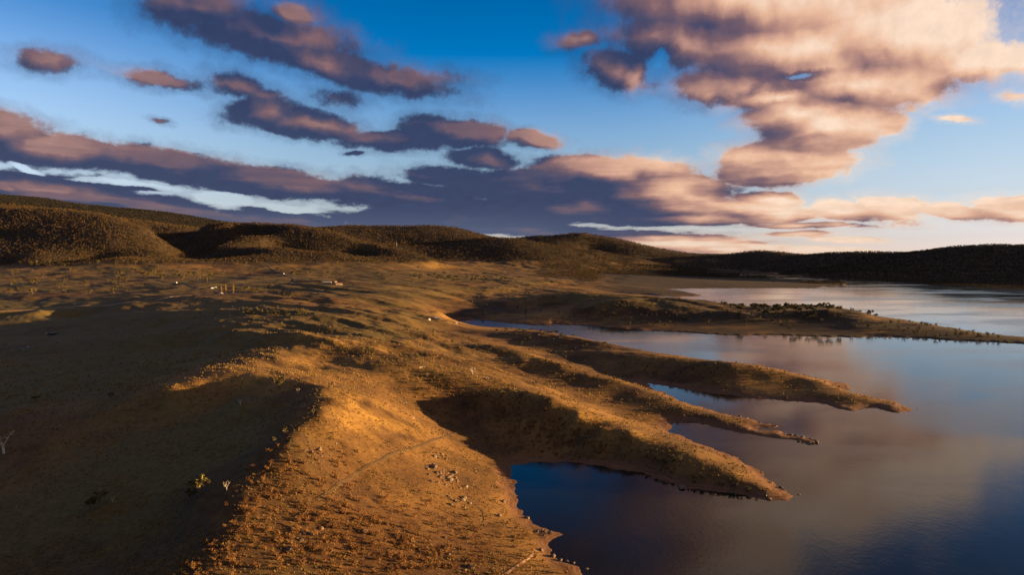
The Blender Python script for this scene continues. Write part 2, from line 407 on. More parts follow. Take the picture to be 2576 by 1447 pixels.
# heights: (x, y, z) with z the height above the lake
ZP = [
    # near ridge: crest, its dark side, its sunny side
    (443, 1447, 20), (522, 1380, 22), (563, 1335, 24), (616, 1241, 29), (672, 1162, 34), (736, 1106, 38.5), (762, 1069, 41), (815, 1035, 44),
    (840, 1000, 46), (815, 972, 46.5), (751, 956, 45.5), (690, 946, 45), (630, 942, 45), (563, 946, 44), (500, 956, 43), (430, 973, 41),
    (900, 990, 41), (930, 1040, 33), (880, 1080, 34), (840, 1150, 29.5), (1000, 1100, 22), (900, 1200, 21.5), (800, 1250, 23.5), (1150, 1160, 9),
    (1100, 1300, 10), (1230, 1240, 5), (900, 1400, 14.5), (1200, 1390, 5.5), (700, 1400, 19), (1340, 1390, 2.2), (1000, 1250, 16), (1050, 1200, 15.5),
    # basin on the left
    (560, 1020, 31.5), (400, 1050, 28.5), (640, 1060, 33.5), (700, 1030, 38), (600, 1150, 28), (450, 1200, 22), (300, 1300, 12.5), (250, 1280, 14), (280, 1004, 33), (605, 1020, 37), (703, 985, 41), (500, 1252, 26), (550, 932, 43.5), (100, 1014, 26), (100, 1400, 7),
    (100, 1200, 14.5), (0, 1000, 20), (200, 1000, 27), (300, 900, 22), (500, 870, 30), (600, 885, 36), (640, 905, 44.5), (400, 830, 25), (0, 850, 13),
    (200, 812, 12), (350, 1420, 10), (430, 1330, 15), (520, 1240, 25.5), (0, 1120, 19), (-200, 1000, 10), (-300, 1200, 6), (-100, 1447, 4), (330, 960, 27),
    (-400, 850, 8), (20, 808, 13), (60, 1440, 7), (0, 1420, 7),
    # rim behind the basin, and the pastures
    (-300, 789, 24), (0, 789, 25), (200, 788, 27), (352, 787, 33), (453, 787, 42), (503, 808, 46), (550, 816, 49), (600, 828, 49), (655, 858, 45),
    (700, 880, 45.5), (720, 895, 44.5), (660, 912, 43.5), (600, 918, 44), (750, 845, 46.5), (800, 855, 45.5), (700, 905, 44),
    (839, 864, 44), (890, 874, 42), (950, 884, 39.5), (1054, 906, 35), (1120, 922, 32), (1191, 936, 29), (1252, 959, 25.5),
    (1320, 988, 25), (1384, 1012, 22), (1451, 1035, 19.5), (1511, 1065, 16.5), (1583, 1087, 14), (1631, 1099, 11), (1695, 1125, 9.5),
    (1752, 1147, 8.5), (1808, 1177, 7), (1850, 1200, 5.5), (1900, 1225, 3.5), (1940, 1240, 2.5),
    (800, 920, 38), (900, 930, 36), (960, 950, 32), (780, 930, 41), (870, 900, 38),
    (936, 985, 30), (1015, 1020, 20), (1113, 1068, 9), (1200, 1120, 4), (1265, 1160, 1.5), (1050, 1010, 19), (1150, 1050, 10), (1250, 1110, 4),
    (1350, 1110, 3), (1450, 1120, 3), (1550, 1140, 3.5), (1300, 1050, 9), (1400, 1080, 7), (1500, 1100, 6.5), (1650, 1170, 4), (1730, 1200, 3.5), (1800, 1215, 3),
    # valley between the first and second spit, crest of the second
    (900, 850, 38), (1000, 870, 33), (1100, 895, 28), (1200, 915, 23), (1300, 950, 17), (1380, 975, 13), (1450, 1005, 9.5), (1550, 1045, 4.5), (1620, 1060, 2.5),
    (1185, 866, 24), (1225, 869, 25), (1260, 879, 23), (1309, 892, 24.1), (1360, 905, 21.3), (1410, 919, 19.0), (1477, 941, 15.5), (1544, 956, 13.2),
    (1611, 978, 10.3), (1658, 1003, 7.5), (1720, 1025, 6.3), (1800, 1048, 4.6), (1880, 1072, 3.4), (1960, 1094, 1.7), (2030, 1112, 1.5), (1850, 1075, 2.5),
    (1250, 905, 17), (1350, 940, 11.5), (1450, 970, 8), (1550, 1005, 5), (1640, 1040, 3),
    # inland of the second crest, third spit
    (1000, 830, 33), (1080, 845, 26), (1120, 865, 23), (1150, 840, 12), (1230, 850, 12), (1300, 868, 10), (1380, 890, 8), (1450, 915, 6), (1530, 940, 3.5),
    (1211, 829, 8.7), (1269, 831, 11.6), (1316, 834, 14.5), (1359, 839, 15.9), (1410, 848, 16.7), (1443, 855, 16.7), (1500, 866, 15.9), (1544, 876, 15.9),
    (1594, 889, 14.5), (1640, 897, 13.8), (1701, 903, 13.8), (1749, 911, 13.8), (1790, 920, 14.5), (1838, 923, 15.2), (1898, 925, 14.5), (1942, 933, 12.3),
    (1982, 941, 10.2), (2030, 951, 8.7), (2070, 961, 7.2), (2110, 972, 5.8), (2150, 996, 4.3), (2191, 1005, 3.5), (2240, 1018, 2.6), (2275, 1030, 1.4),
    (1650, 940, 4), (1750, 960, 3.5), (1850, 975, 3.5), (1950, 985, 3), (2050, 1000, 2.5), (2120, 1012, 2), (1900, 955, 7), (2000, 968, 4.5),
    # pastures towards the road
    (600, 800, 44), (800, 800, 43), (950, 810, 37), (1050, 800, 30), (1100, 790, 24), (1120, 808, 15), (900, 780, 42), (700, 765, 46), (500, 750, 46),
    (600, 738, 49), (300, 765, 42), (100, 775, 37), (850, 740, 46), (1000, 760, 34), (400, 700, 60), (550, 715, 54), (690, 668, 76), (700, 700, 58), (640, 662, 84),
    (560, 672, 74), (420, 662, 82), (520, 690, 60), (100, 700, 58), (250, 720, 52), (850, 690, 58), (0, 672, 80), (250, 668, 84), (-500, 700, 60),
    (900, 670, 72), (1060, 655, 95), (1010, 662, 84), (1110, 668, 74), (1000, 700, 50), (1100, 680, 56), (1200, 672, 62), (1300, 680, 44), (1450, 682, 36), (1100, 720, 40),
    (1150, 703, 44), (1200, 738, 22), (1060, 735, 38), (1250, 755, 18), (1350, 730, 24), (1400, 710, 30), (1300, 710, 34), (1500, 735, 19), (1350, 772, 11), (1300, 795, 5), (1180, 785, 8),
    (1260, 783, 10), (1340, 793, 9.5), (1400, 808, 5), (1450, 800, 5), (1550, 805, 5), (1400, 780, 9),
    # land before the second arm of the lake, its silhouette with trees
    (1561, 743, 33), (1629, 749, 33), (1681, 758, 30), (1721, 767, 27), (1773, 772, 25), (1838, 778, 24), (1880, 777, 25), (1970, 776, 28),
    (2082, 776, 27), (2150, 787, 20), (2207, 801, 13.5), (2311, 815, 8.5), (2391, 829, 5.5), (2472, 843, 4.5), (2576, 853, 3.5), (2700, 864, 2.5),
    (1500, 755, 28), (1600, 780, 19), (1650, 773, 23), (1720, 785, 18), (1789, 795, 13), (1440, 744, 33), (1380, 745, 30), (1500, 770, 24), (1150, 755, 17), (1100, 748, 28), (1420, 765, 20), (1850, 812, 7), (1950, 839, 1.5), (1700, 815, 4.5),
    (1800, 825, 3), (1870, 835, 1.5), (1810, 785, 14.5), (1880, 792, 12), (1950, 803, 9), (2050, 820, 6), (2110, 828, 4), (2165, 844, 1.3), (1850, 797, 8.5),
    (1960, 820, 4), (2050, 837, 1.8), (1950, 793, 12.5), (2050, 805, 10), (2150, 820, 8), (2200, 830, 5), (2300, 838, 3), (1550, 800, 8), (1650, 820, 4),
    # far headland
    (1500, 700, 22), (1600, 700, 13), (1700, 702, 8), (1800, 706, 5.5), (1900, 710, 4.5), (2000, 714, 3.5), (2050, 717, 3), (1700, 716, 5), (1850, 718, 4), (1650, 737, 3),
    (1600, 722, 12), (1720, 741, 2), (1650, 690, 14), (1730, 684, 9), (1540, 690, 6), (1530, 681, 12), (1600, 677, 16), (1690, 675, 10),
    # foot of the right hills
    (1900, 672, 26), (2100, 688, 26), (2300, 700, 32), (2500, 708, 36), (2700, 716, 40), (1830, 673, 18),
]
DP = [
    # back range on the left
    (-900, 470, 5600), (-500, 478, 5600), (-200, 492, 5600), (0, 500, 5600), (80, 501, 5600), (140, 505, 5500), (180, 515, 5400), (260, 524, 5300),
    (350, 530, 5200), (420, 535, 5200), (460, 548, 5100), (510, 562, 5000), (580, 570, 5000),
    # forested hill on the left and its nose
    (-900, 560, 3400), (-600, 540, 3300), (-300, 524, 3300), (0, 519, 3300), (100, 521, 3300), (180, 526, 3300), (250, 533, 3250), (310, 550, 3200),
    (370, 568, 3100), (392, 600, 2950), (408, 632, 2800), (418, 655, 2650), (0, 600, 2900), (150, 600, 2850), (280, 610, 2800),
    (100, 640, 2600), (300, 648, 2550), (200, 560, 3080), (-300, 600, 2900),
    # valley behind its nose
    (366, 569, 4100), (440, 572, 4100), (514, 577, 4000), (430, 628, 3500), (470, 640, 3300), (450, 655, 3200), (490, 658, 3050), (440, 655, 2850), (520, 661, 2850), (420, 600, 3800), (470, 600, 3800), (520, 640, 3250),
    # second forested hill, spurs
    (525, 563, 3700), (570, 558, 3700), (650, 555, 3700), (700, 561, 3650), (760, 572, 3600), (820, 584, 3550), (870, 596, 3500), (950, 610, 3450),
    (1000, 622, 3400), (1040, 636, 3300), (1080, 650, 3200), (600, 592, 3350), (565, 612, 3200), (545, 632, 3050), (660, 590, 3350),  (700, 620, 3000), (850, 635, 3000),
    (750, 655, 2800), (900, 655, 2900), (600, 650, 2750), (640, 615, 3100),
    # hills behind
    (800, 585, 6200), (830, 575, 6200), (860, 570, 6200), (890, 569, 6200), (960, 573, 6200), (1000, 569, 6200), (1080, 565, 6200), (1150, 572, 6100), (1240, 598, 5900),
    (1280, 606, 5900), (940, 610, 5300), (1060, 614, 5200), (1100, 622, 5000), (1200, 650, 4400), (1000, 600, 5500),
    (1130, 608, 4900), (1200, 600, 4900), (1280, 599, 4900), (1340, 608, 4850), (1430, 626, 4800), (1480, 640, 4700), (1530, 658, 4600), (1300, 630, 4500),
    (1250, 655, 4300), (1400, 650, 4400), (1150, 640, 4450), (1450, 661, 4400),
    (1290, 597, 7200), (1340, 593, 7200), (1400, 593, 7200), (1435, 587, 7200), (1470, 583, 7200), (1520, 593, 7200), (1560, 601, 7200), (1600, 613, 7100),
    (1650, 627, 7000), (1700, 637, 6900), (1760, 646, 6800), (1500, 630, 6000), (1600, 648, 5900), (1550, 660, 5300), (1660, 663, 5400),
    (1600, 640, 14000), (1650, 638, 14000), (1720, 639, 14000), (1790, 638, 14000), (1850, 639, 14000),
    # right range
    (1790, 655, 6700), (1830, 642, 6600), (1860, 636, 6600), (1900, 632, 6600), (1930, 631, 6600), (1960, 636, 6400), (1990, 641, 6200), (2040, 640, 5800), (2080, 637, 5600),
    (2130, 636, 5400), (2180, 634, 5200), (2240, 638, 5000), (2280, 640, 4800), (2320, 633, 4700), (2350, 628, 4600), (2400, 622, 4500), (2450, 619, 4400),
    (2500, 617, 4300), (2540, 619, 4200), (2576, 622, 4100), (2700, 616, 4000), (2900, 612, 3800), (3300, 618, 3500), (3900, 632, 2900),
    (2200, 670, 4300), (2400, 672, 3600), (2576, 680, 3200), (1950, 662, 5700), (2100, 665, 4900), (2500, 650, 3800),
]
WP = [(-500, 14, 8), (-105, 130, 20), (-102, 160, 20), (-40, 160, 11), (0, 150, 6), (30, 120, 4), (-100, 20, 20), (-95, -300, 20), (-250, 100, 6), (-400, 200, 5), (0, -200, 8),
      (-800, 400, 10), (-1500, 1000, 30), (-500, -300, 15), (-2500, 1500, 90), (-3500, 2500, 260), (-6000, 3000, 300), (-4000, 0, 100), (-9000, 5000, 400),
      (0, 9500, 120), (3000, 10000, 90), (-4000, 9000, 250), (6000, 9000, 90), (2500, 5800, 120), (6000, 3000, 160), (9000, 6000, 120), (8000, 0, 60), (-6000, 12000, 120),
      (0, 16000, 60), (8000, 16000, 60), (-12000, 14000, 100), (14000, 12000, 60), (-2500, 6600, 250), (-800, 4600, 190), (-1500, 4300, 150), (400, 5600, 140)]
behind = []
for p in DP:
    if (p[2] >= 5500 or (p[0] > 1790 and p[1] < 645)) and p[2] < 13000 and p[1] < 646:
        bx, by, bz = ond(*p)
        behind += [(bx * 1.14, by * 1.14, bz * 0.66), (bx * 1.35, by * 1.35, min(bz * 0.4, 90))]
pts = [onz(*p) for p in ZP] + [ond(*p) for p in DP] + WP + behind
rng = np.random.RandomState(3)
# water: shallow at the shore, deeper outwards (on the lake side of the traced line)
sh = [(x, y, 0.0) for x, y in shore[3:-2]]
pts = np.array(pts + sh, float)
keep = [0]
for i in range(1, len(pts)):
    d = np.hypot(pts[keep, 0] - pts[i, 0], pts[keep, 1] - pts[i, 1])
    if d.min() > 0.004 * np.hypot(pts[i, 0], pts[i, 1]):
        keep.append(i)
pts = pts[keep]


def kern(dx, dy):
    return np.sqrt(dx * dx + dy * dy)


n = len(pts)
A = np.zeros((n + 1, n + 1))
A[:n, :n] = -kern(pts[:, None, 0] - pts[None, :, 0], pts[:, None, 1] - pts[None, :, 1]) / 1000.0
A[:n, :n] += np.diag(0.006 * np.hypot(pts[:, 0], pts[:, 1]) / 1000.0)
A[:n, n] = A[n, :n] = 1
coef = np.linalg.solve(A, np.append(pts[:, 2], 0))


def rbf(X, Y):
    Z = np.full(X.shape, coef[n], np.float32)
    xs, ys, cs = pts[:, 0].astype(np.float32), pts[:, 1].astype(np.float32), (coef[:n] / 1000.0).astype(np.float32)
    for k in range(n):
        Z -= cs[k] * np.sqrt((X - xs[k]) ** 2 + (Y - ys[k]) ** 2)
    return Z


def seg_dist(X, Y, poly, closed=False):
    P0 = poly if closed else poly[:-1]
    P1 = np.roll(poly, -1, 0) if closed else poly[1:]
    best = np.full(X.shape, 1e12, np.float32)
    for (ax, ay), (bx, by) in zip(P0.astype(np.float32), P1.astype(np.float32)):
        vx, vy = bx - ax, by - ay
        L = vx * vx + vy * vy + 1e-6
        t = np.clip(((X - ax) * vx + (Y - ay) * vy) / L, 0, 1)
        d = (X - ax - vx * t) ** 2 + (Y - ay - vy * t) ** 2
        np.minimum(best, d, out=best)
    return np.sqrt(best)


def inside(X, Y, poly):
    c = np.zeros(X.shape, bool)
    P1 = np.roll(poly, -1, 0)
    for (ax, ay), (bx, by) in zip(poly, P1):
        if ay == by:
            continue
        m = (ay > Y) != (by > Y)
        c ^= m & (X < (bx - ax) * (Y - ay) / (by - ay) + ax)
    return c


lake_poly = np.vstack([shore_f, [(30000, -600), (30000, -3000), (110, -3000)]])

# grid: rows spaced by distance, columns by bearing, so that near ground is finest
NR, NCI = 900, 940
rows = np.concatenate([[-580, -300, -100, 0, 40, 70], np.exp(np.linspace(math.log(90), math.log(17500), NR))])
ui = np.linspace(-0.88, 0.88, NCI)
uo = 0.88 + np.cumsum(np.linspace(0.003, 0.06, 70))
uu = np.concatenate([-uo[::-1], ui, uo])
SC = np.maximum(rows, 150.0)[:, None]
YY = np.repeat(rows[:, None], len(uu), 1).astype(np.float32)
XX = (uu[None, :] * SC).astype(np.float32)


def small_rbf(XX, YY):
    # the smooth part is evaluated on every third node and interpolated
    si = np.unique(np.append(np.arange(0, XX.shape[0], 2), XX.shape[0] - 1))
    sj = np.unique(np.append(np.arange(0, XX.shape[1], 2), XX.shape[1] - 1))
    Zs = rbf(XX[np.ix_(si, sj)], YY[np.ix_(si, sj)])
    tmp = np.empty((len(si), XX.shape[1]), np.float32)
    for k in range(len(si)):
        tmp[k] = np.interp(np.arange(XX.shape[1]), sj, Zs[k])
    fi_ = np.interp(np.arange(XX.shape[0]), si, np.arange(len(si)))
    lo = np.clip(np.floor(fi_).astype(int), 0, len(si) - 2)
    t = (fi_ - lo)[:, None].astype(np.float32)
    return tmp[lo] * (1 - t) + tmp[lo + 1] * t


Z0 = small_rbf(XX, YY)
# ragged water's edge: the traced line is warped by a few metres
_wa = np.clip(0.0065 * np.hypot(XX, YY), 1.5, 9)
_ws = np.clip(np.hypot(XX, YY) * 0.035, 9, 60)
WX = XX + _wa * (fbm2(XX / 13, YY / 13, 4, 401) * 1.3 + 0.8 * fbm2(XX / 42, YY / 42, 2, 403))
WY = YY + _wa * (fbm2(XX / 13 + 40, YY / 13, 4, 405) * 1.3 + 0.8 * fbm2(XX / 42 + 9, YY / 42, 2, 407))
WAT = inside(WX, WY, lake_poly)
DS = seg_dist(WX, WY, shore_f)
for pw in ponds_w:
    WAT |= inside(XX, YY, pw)
    DS = np.minimum(DS, seg_dist(XX, YY, pw, True))
R = np.sqrt(XX ** 2 + YY ** 2)

# relief noise. Gullies run with the spits, from upper left to lower right
ca, sa = math.cos(math.radians(-38)), math.sin(math.radians(-38))
LX, LY = XX * ca + YY * sa, -XX * sa + YY * ca
land = np.clip(Z0, 0, 400)
farf = sstep(2200, 3200, R)
hill = sstep(95, 200, Z0) * farf
nearf = 1 - sstep(1800, 2600, R)
nz = 4.8 * fbm2(LX / 190, LY / 75, 3, 11) + 2.3 * fbm2(LX / 60, LY / 26, 3, 31) + 0.8 * fbm2(LX / 24, LY / 11, 3, 41) + 0.30 * fbm2(XX / 9, YY / 9, 3, 51)
wave = 6.0 * fbm2(XX / 330 + 3, YY / 330, 3, 71) + 2.6 * fbm2(XX / 90, YY / 90, 2, 81)
amp_land = sstep(4, 26, Z0) * 0.9 + 0.10
nz = nz * (1 + 0.10 * sstep(480, 640, R) * (1 - sstep(900, 1200, R))) * (1 - 0.55 * sstep(1000, 1400, R) * sstep(0.0, -0.15, XX / np.maximum(YY, 1)))
long_r = 1 - 2.4 * np.abs(fbm2(LX / 520 + 2.3, LY / 120 + 0.7, 2, 161))
long_r = np.clip(long_r, -0.5, 1)
Z0 = Z0 + 5.5 * (long_r - 0.25) * sstep(8, 24, Z0) * sstep(430, 560, R) * (1 - sstep(1700, 2300, R)) * sstep(-0.42, -0.30, XX / np.maximum(YY, 1))
Z = Z0 + nz * amp_land * (1 - 0.45 * sstep(0, 1, 1 - sstep(400, 700, R))) + wave * amp_land * sstep(600, 1100, R) * (1 - hill)
rid = 1 - np.abs(fbm2(XX / 800 + 9, YY / 1300, 3, 101)) * 2.2
rid -= np.average(rid, weights=hill + 1e-9)
Z += hill * (6 * rid + 3 * fbm2(XX / 170, YY / 170, 4, 121)) * sstep(95, 260, Z0)
# banks
bw = np.clip(0.028 * R, 7, 60)
k = sstep(0, 1, DS / bw)
bank = DS * 0.13 + 0.22 * np.floor(DS / 2.2 + 0.6 * fbm2(XX / 20, YY / 20, 2, 151)) * 0.35 + 0.30 * np.abs(fbm2(XX / 7, YY / 7, 3, 141)) * sstep(0, 4, DS)
Zl = np.maximum(Z, 0.6) * k + np.minimum(bank, np.maximum(Z, 0.6) + 1) * (1 - k)
Zl = np.maximum(Zl, 0.02 + np.minimum(DS * 0.02, 0.5))
Zw = -np.minimum(DS * 0.25, 9.0) - 0.02
ZZ = np.where(WAT, Zw, Zl).astype(np.float32)


def col_row(x, y):
    r = np.interp(y, rows, np.arange(len(rows)))
    c = np.interp(x / np.maximum(y, 150.0), uu, np.arange(len(uu)))
    return r, c


def height(x, y, arr=None):
    arr = ZZ if arr is None else arr
    r, c = col_row(x, y)
    r0 = np.clip(np.floor(r).astype(int), 0, len(rows) - 2)
    c0 = np.clip(np.floor(c).astype(int), 0, len(uu) - 2)
    fr, fc = r - r0, c - c0
    return (arr[r0, c0] * (1 - fr) + arr[r0 + 1, c0] * fr) * (1 - fc) + (arr[r0, c0 + 1] * (1 - fr) + arr[r0 + 1, c0 + 1] * fr) * fc


_Dm = np.exp(np.linspace(math.log(95), math.log(16000), 4200))


def hit(px, py, water=False):
    """where the line of sight through a point of the reference grid meets the ground"""
    d = ray(px, py)
    t = _Dm / d[1]
    x, y, z = d[0] * t, _Dm, H + d[2] * t
    h = height(x, y)
    h = np.maximum(h, 0.0)
    b = np.nonzero(z <= h)[0]
    if len(b) == 0:
        return None
    i = b[0]
    return np.array([x[i], y[i], h[i]])


# forest cover
FOREST = sstep(80, 102, Z0 + 14 * fbm2(XX / 140, YY / 140, 3, 7)) * farf
FOREST = np.maximum(FOREST, sstep(3, 14, Z0 + 10 * fbm2(XX / 160, YY / 160, 3, 8)) * sstep(0.27, 0.33, XX / np.maximum(YY, 1)) * np.maximum(sstep(2700, 2850, R), sstep(0.42, 0.46, XX / np.maximum(YY, 1)) * sstep(2300, 2350, R)))
FOREST = np.maximum(FOREST, 0.95 * sstep(-0.55, 0.0, fbm2(XX / 420, YY / 420, 3, 77)) * sstep(2300, 3000, R) * sstep(0.0, 0.10, XX / np.maximum(YY, 1)) * (~WAT))  # patches put in to stand for cloud shade, darkening ground and adding trees

FOREST = np.maximum(FOREST, 0.88 * sstep(-0.6, -0.1, fbm2(XX / 60, YY / 60, 3, 78)) * sstep(0.20, 0.28, XX / np.maximum(YY, 1)) * sstep(1020, 1100, R) * (1 - sstep(1900, 2100, R)) * (~WAT))

UU_ = XX / np.maximum(YY, 1)
HEADLAND = sstep(0.10, 0.16, UU_) * (UU_ < 0.51) * (R < np.where(UU_ < 0.42, 3900, 3250)) * (R > 2150) * (Z0 < 45)
TREES_ON = FOREST * (1 - HEADLAND)
FOREST = np.maximum(FOREST, 0.9 * HEADLAND * (~WAT))


def link(name, me, mat, parent=None):
    o = bpy.data.objects.new(name, me)
    COL.objects.link(o)
    if mat is not None and not me.materials:
        me.materials.append(mat)
    if parent is not None:
        o.parent = parent
    return o


def grid_mesh(name, X, Y, Z, smooth=True):
    nr, nc = X.shape
    me = bpy.data.meshes.new(name)
    me.vertices.add(nr * nc)
    me.vertices.foreach_set('co', np.stack([X, Y, Z], -1).astype(np.float32).ravel())
    idx = np.arange(nr * nc).reshape(nr, nc)
    q4 = np.stack([idx[:-1, :-1], idx[:-1, 1:], idx[1:, 1:], idx[1:, :-1]], -1).reshape(-1, 4)
    me.loops.add(q4.size)
    me.loops.foreach_set('vertex_index', q4.ravel().astype(np.int32))
    me.polygons.add(len(q4))
    me.polygons.foreach_set('loop_start', np.arange(0, q4.size, 4, dtype=np.int32))
    me.polygons.foreach_set('use_smooth', np.full(len(q4), smooth))
    me.update(calc_edges=True)
    return me


def new_mat(name):
    m = bpy.data.materials.new(name)
    m.use_nodes = True
    m.node_tree.nodes.clear()
    gg = NG(m.node_tree)
    b = gg.n.new('ShaderNodeBsdfPrincipled')
    o = gg.n.new('ShaderNodeOutputMaterial')
    gg.l.new(b.outputs[0], o.inputs[0])
    b.inputs['Specular IOR Level'].default_value = 0.1
    b.inputs['Roughness'].default_value = 0.9
    return m, gg, b


def tag(o, label=None, category=None, group=None, kind=None):
    for k_, v_ in (('label', label), ('category', category), ('group', group), ('kind', kind)):
        if v_:
            o[k_] = v_
    return o


# ------------------------------------------------------------------ ground
def attr_node(gg, name):
    a = gg.n.new('ShaderNodeAttribute')
    a.attribute_name = name
    return a.outputs['Fac']


gm, gg, gb = new_mat('dry_pasture')
geo = gg.n.new('ShaderNodeNewGeometry')
pos = geo.outputs['Position']
px_, py_, pz_ = gg.sep(pos)
n_big = gg.noise(pos, 0.006, 4, 0.55)
n_mid = gg.noise(pos, 0.035, 5, 0.6)
n_fine = gg.noise(pos, 0.35, 6, 0.7)
n_grit = gg.noise(pos, 1.6, 4, 0.75)
tone = gg.m('ADD', gg.m('MULTIPLY', n_big, 0.8), gg.m('MULTIPLY', n_mid, 0.5))
tone = gg.m('ADD', tone, gg.m('MULTIPLY', n_fine, 0.35))
tone = gg.m('ADD', tone, gg.m('MULTIPLY', n_grit, 0.25))
c1 = gg.ramp(gg.mapr(tone, 0.76, 1.16), [(0.0, (.030, .015, .008)), (0.28, (.066, .035, .014)), (0.52, (.118, .062, .020)), (0.78, (.180, .096, .028)), (1.0, (.25, .138, .038))])
green = gg.m('MULTIPLY', gg.mapr(gg.noise(pos, 0.004, 4, 0.6, 0.3), 0.34, 0.54, 0.1, 1, True), attr_node(gg, 'green'))  # olive pasture, and painted shade in the basin
c1 = gg.mix(gg.mapr(gg.noise(pos, 0.9, 5, 0.8), 0.55, 0.68, 0, 0.55, True), c1, (.040, .022, .010))
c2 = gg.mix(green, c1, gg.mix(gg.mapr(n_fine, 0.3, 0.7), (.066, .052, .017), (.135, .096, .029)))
scrub = gg.mapr(gg.noise(pos, 0.11, 5, 0.7), 0.58, 0.66, 0, 1, True)
c2 = gg.mix(gg.m('MULTIPLY', scrub, gg.mapr(n_big, 0.4, 0.6, 0, 0.5)), c2, (.050, .032, .018))
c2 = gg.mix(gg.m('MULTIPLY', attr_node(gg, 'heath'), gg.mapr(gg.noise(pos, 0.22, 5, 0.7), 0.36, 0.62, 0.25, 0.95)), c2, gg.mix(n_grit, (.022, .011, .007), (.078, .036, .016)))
c2 = gg.mix(gg.m('MULTIPLY', attr_node(gg, 'crest_sun'), gg.mapr(n_fine, 0.3, 0.6, 0.35, 1.0)), c2, gg.mix(n_mid, (.21, .115, .028), (.31, .180, .045)))
band = gg.noise(gg.xyz(gg.m('MULTIPLY', n_mid, 1.0), 0.0, gg.m('MULTIPLY', pz_, 3.2)), 2.0, 3, 0.6)
mud = gg.ramp(band, [(0.35, (.075, .034, .018)), (0.5, (.125, .060, .030)), (0.62, (.18, .10, .05)), (0.7, (.085, .042, .022))])
c3 = gg.mix(gg.m('MULTIPLY', attr_node(gg, 'bank'), gg.mapr(n_fine, 0.25, 0.55, .55, 1)), c2, mud)
c4 = gg.mix(attr_node(gg, 'forest'), c3, (.036, .025, .014))
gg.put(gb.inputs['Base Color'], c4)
bmp = gg.n.new('ShaderNodeBump')
bmp.inputs['Strength'].default_value = 0.5
bmp.inputs['Distance'].default_value = 0.8
hgt = gg.m('ADD', gg.m('MULTIPLY', n_fine, 0.55), gg.m('MULTIPLY', n_grit, 0.35))
hgt = gg.m('ADD', hgt, gg.m('MULTIPLY', gg.noise(pos, 5.0, 3, 0.7), 0.12))
gg.put(bmp.inputs['Height'], hgt)
gg.l.new(bmp.outputs[0], gb.inputs['Normal'])

gme = grid_mesh('terrain', XX, YY, ZZ)
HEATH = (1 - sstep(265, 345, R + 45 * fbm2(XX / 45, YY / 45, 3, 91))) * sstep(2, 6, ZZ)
CREST_SUN = np.zeros_like(ZZ)  # sunlight on the crests, painted as brighter ground colour
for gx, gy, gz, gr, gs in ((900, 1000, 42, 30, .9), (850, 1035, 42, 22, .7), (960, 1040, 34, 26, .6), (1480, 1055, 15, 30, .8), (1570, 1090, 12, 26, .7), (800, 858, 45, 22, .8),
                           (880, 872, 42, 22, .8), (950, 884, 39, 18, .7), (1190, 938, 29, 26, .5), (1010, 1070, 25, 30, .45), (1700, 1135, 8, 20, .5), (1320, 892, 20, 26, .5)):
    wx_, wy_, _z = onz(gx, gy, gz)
    CREST_SUN = np.maximum(CREST_SUN, gs * np.exp(-((XX - wx_) ** 2 + (YY - wy_) ** 2) / (gr * gr)))
CREST_SUN *= sstep(-0.6, 0.3, fbm2(XX / 18, YY / 18, 3, 93))
for nm, arr in (('forest', FOREST), ('crest_sun', CREST_SUN), ('heath', HEATH), ('bank', (1 - sstep(0.5, 1.0, DS / np.clip(0.026 * R, 7, 20))) * (1 - 0.0 * R)), ('green', np.maximum(0.68 * sstep(420, 700, R) * sstep(14, 34, Z0), 0.95 * sstep(-0.24, -0.36, XX / np.maximum(YY, 1)) * (1 - sstep(34, 42, Z0))) * (1 - 0.5 * farf))):  # green also darkens the basin floor: shade put into its colour
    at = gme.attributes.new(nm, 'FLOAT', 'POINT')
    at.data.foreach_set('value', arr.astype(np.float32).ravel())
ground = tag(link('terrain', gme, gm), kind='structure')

# ------------------------------------------------------------------ lake
wm, wg, wb = new_mat('lake_water')
wb.inputs['Base Color'].default_value = (.008, .008, .007, 1)
wb.inputs['Roughness'].default_value = 0.10
wb.inputs['IOR'].default_value = 1.333
wb.inputs['Specular IOR Level'].default_value = 0.30
wgeo = wg.n.new('ShaderNodeNewGeometry')
wp = wgeo.outputs['Position']
wpx, wpy, wpz = wg.sep(wp)
wn = wg.noise(wg.v('MULTIPLY', wp, (1.0, 0.55, 1)), 0.55, 5, 0.65)
wn2 = wg.noise(wg.v('MULTIPLY', wp, (1.0, 0.5, 1)), 0.11, 4, 0.6)
ws = wg.noise(wg.v('MULTIPLY', wp, (0.5, 1.0, 1)), 0.0065, 5, 0.62, 0.6)
gust = wg.mapr(ws, 0.42, 0.62, 0, 1, True)
wbump = wg.n.new('ShaderNodeBump')
wbump.inputs['Distance'].default_value = 0.5
wg.put(wbump.inputs['Strength'], wg.mapr(gust, 0, 1, 0.09, 0.26))
wg.put(wbump.inputs['Height'], wg.m('ADD', wg.m('MULTIPLY', wn, 0.55), wg.m('MULTIPLY', wn2, 0.7)))
wg.put(wb.inputs['Roughness'], wg.mapr(gust, 0, 1, 0.05, 0.14))
wg.l.new(wbump.outputs[0], wb.inputs['Normal'])
lx = np.linspace(-20000, 30000, 12)
ly = np.linspace(-6000, 22000, 12)
LXX, LYY = np.meshgrid(lx, ly)
lake = tag(link('lake_water', grid_mesh('lake_water', LXX, LYY, np.zeros_like(LXX)), wm), kind='structure')


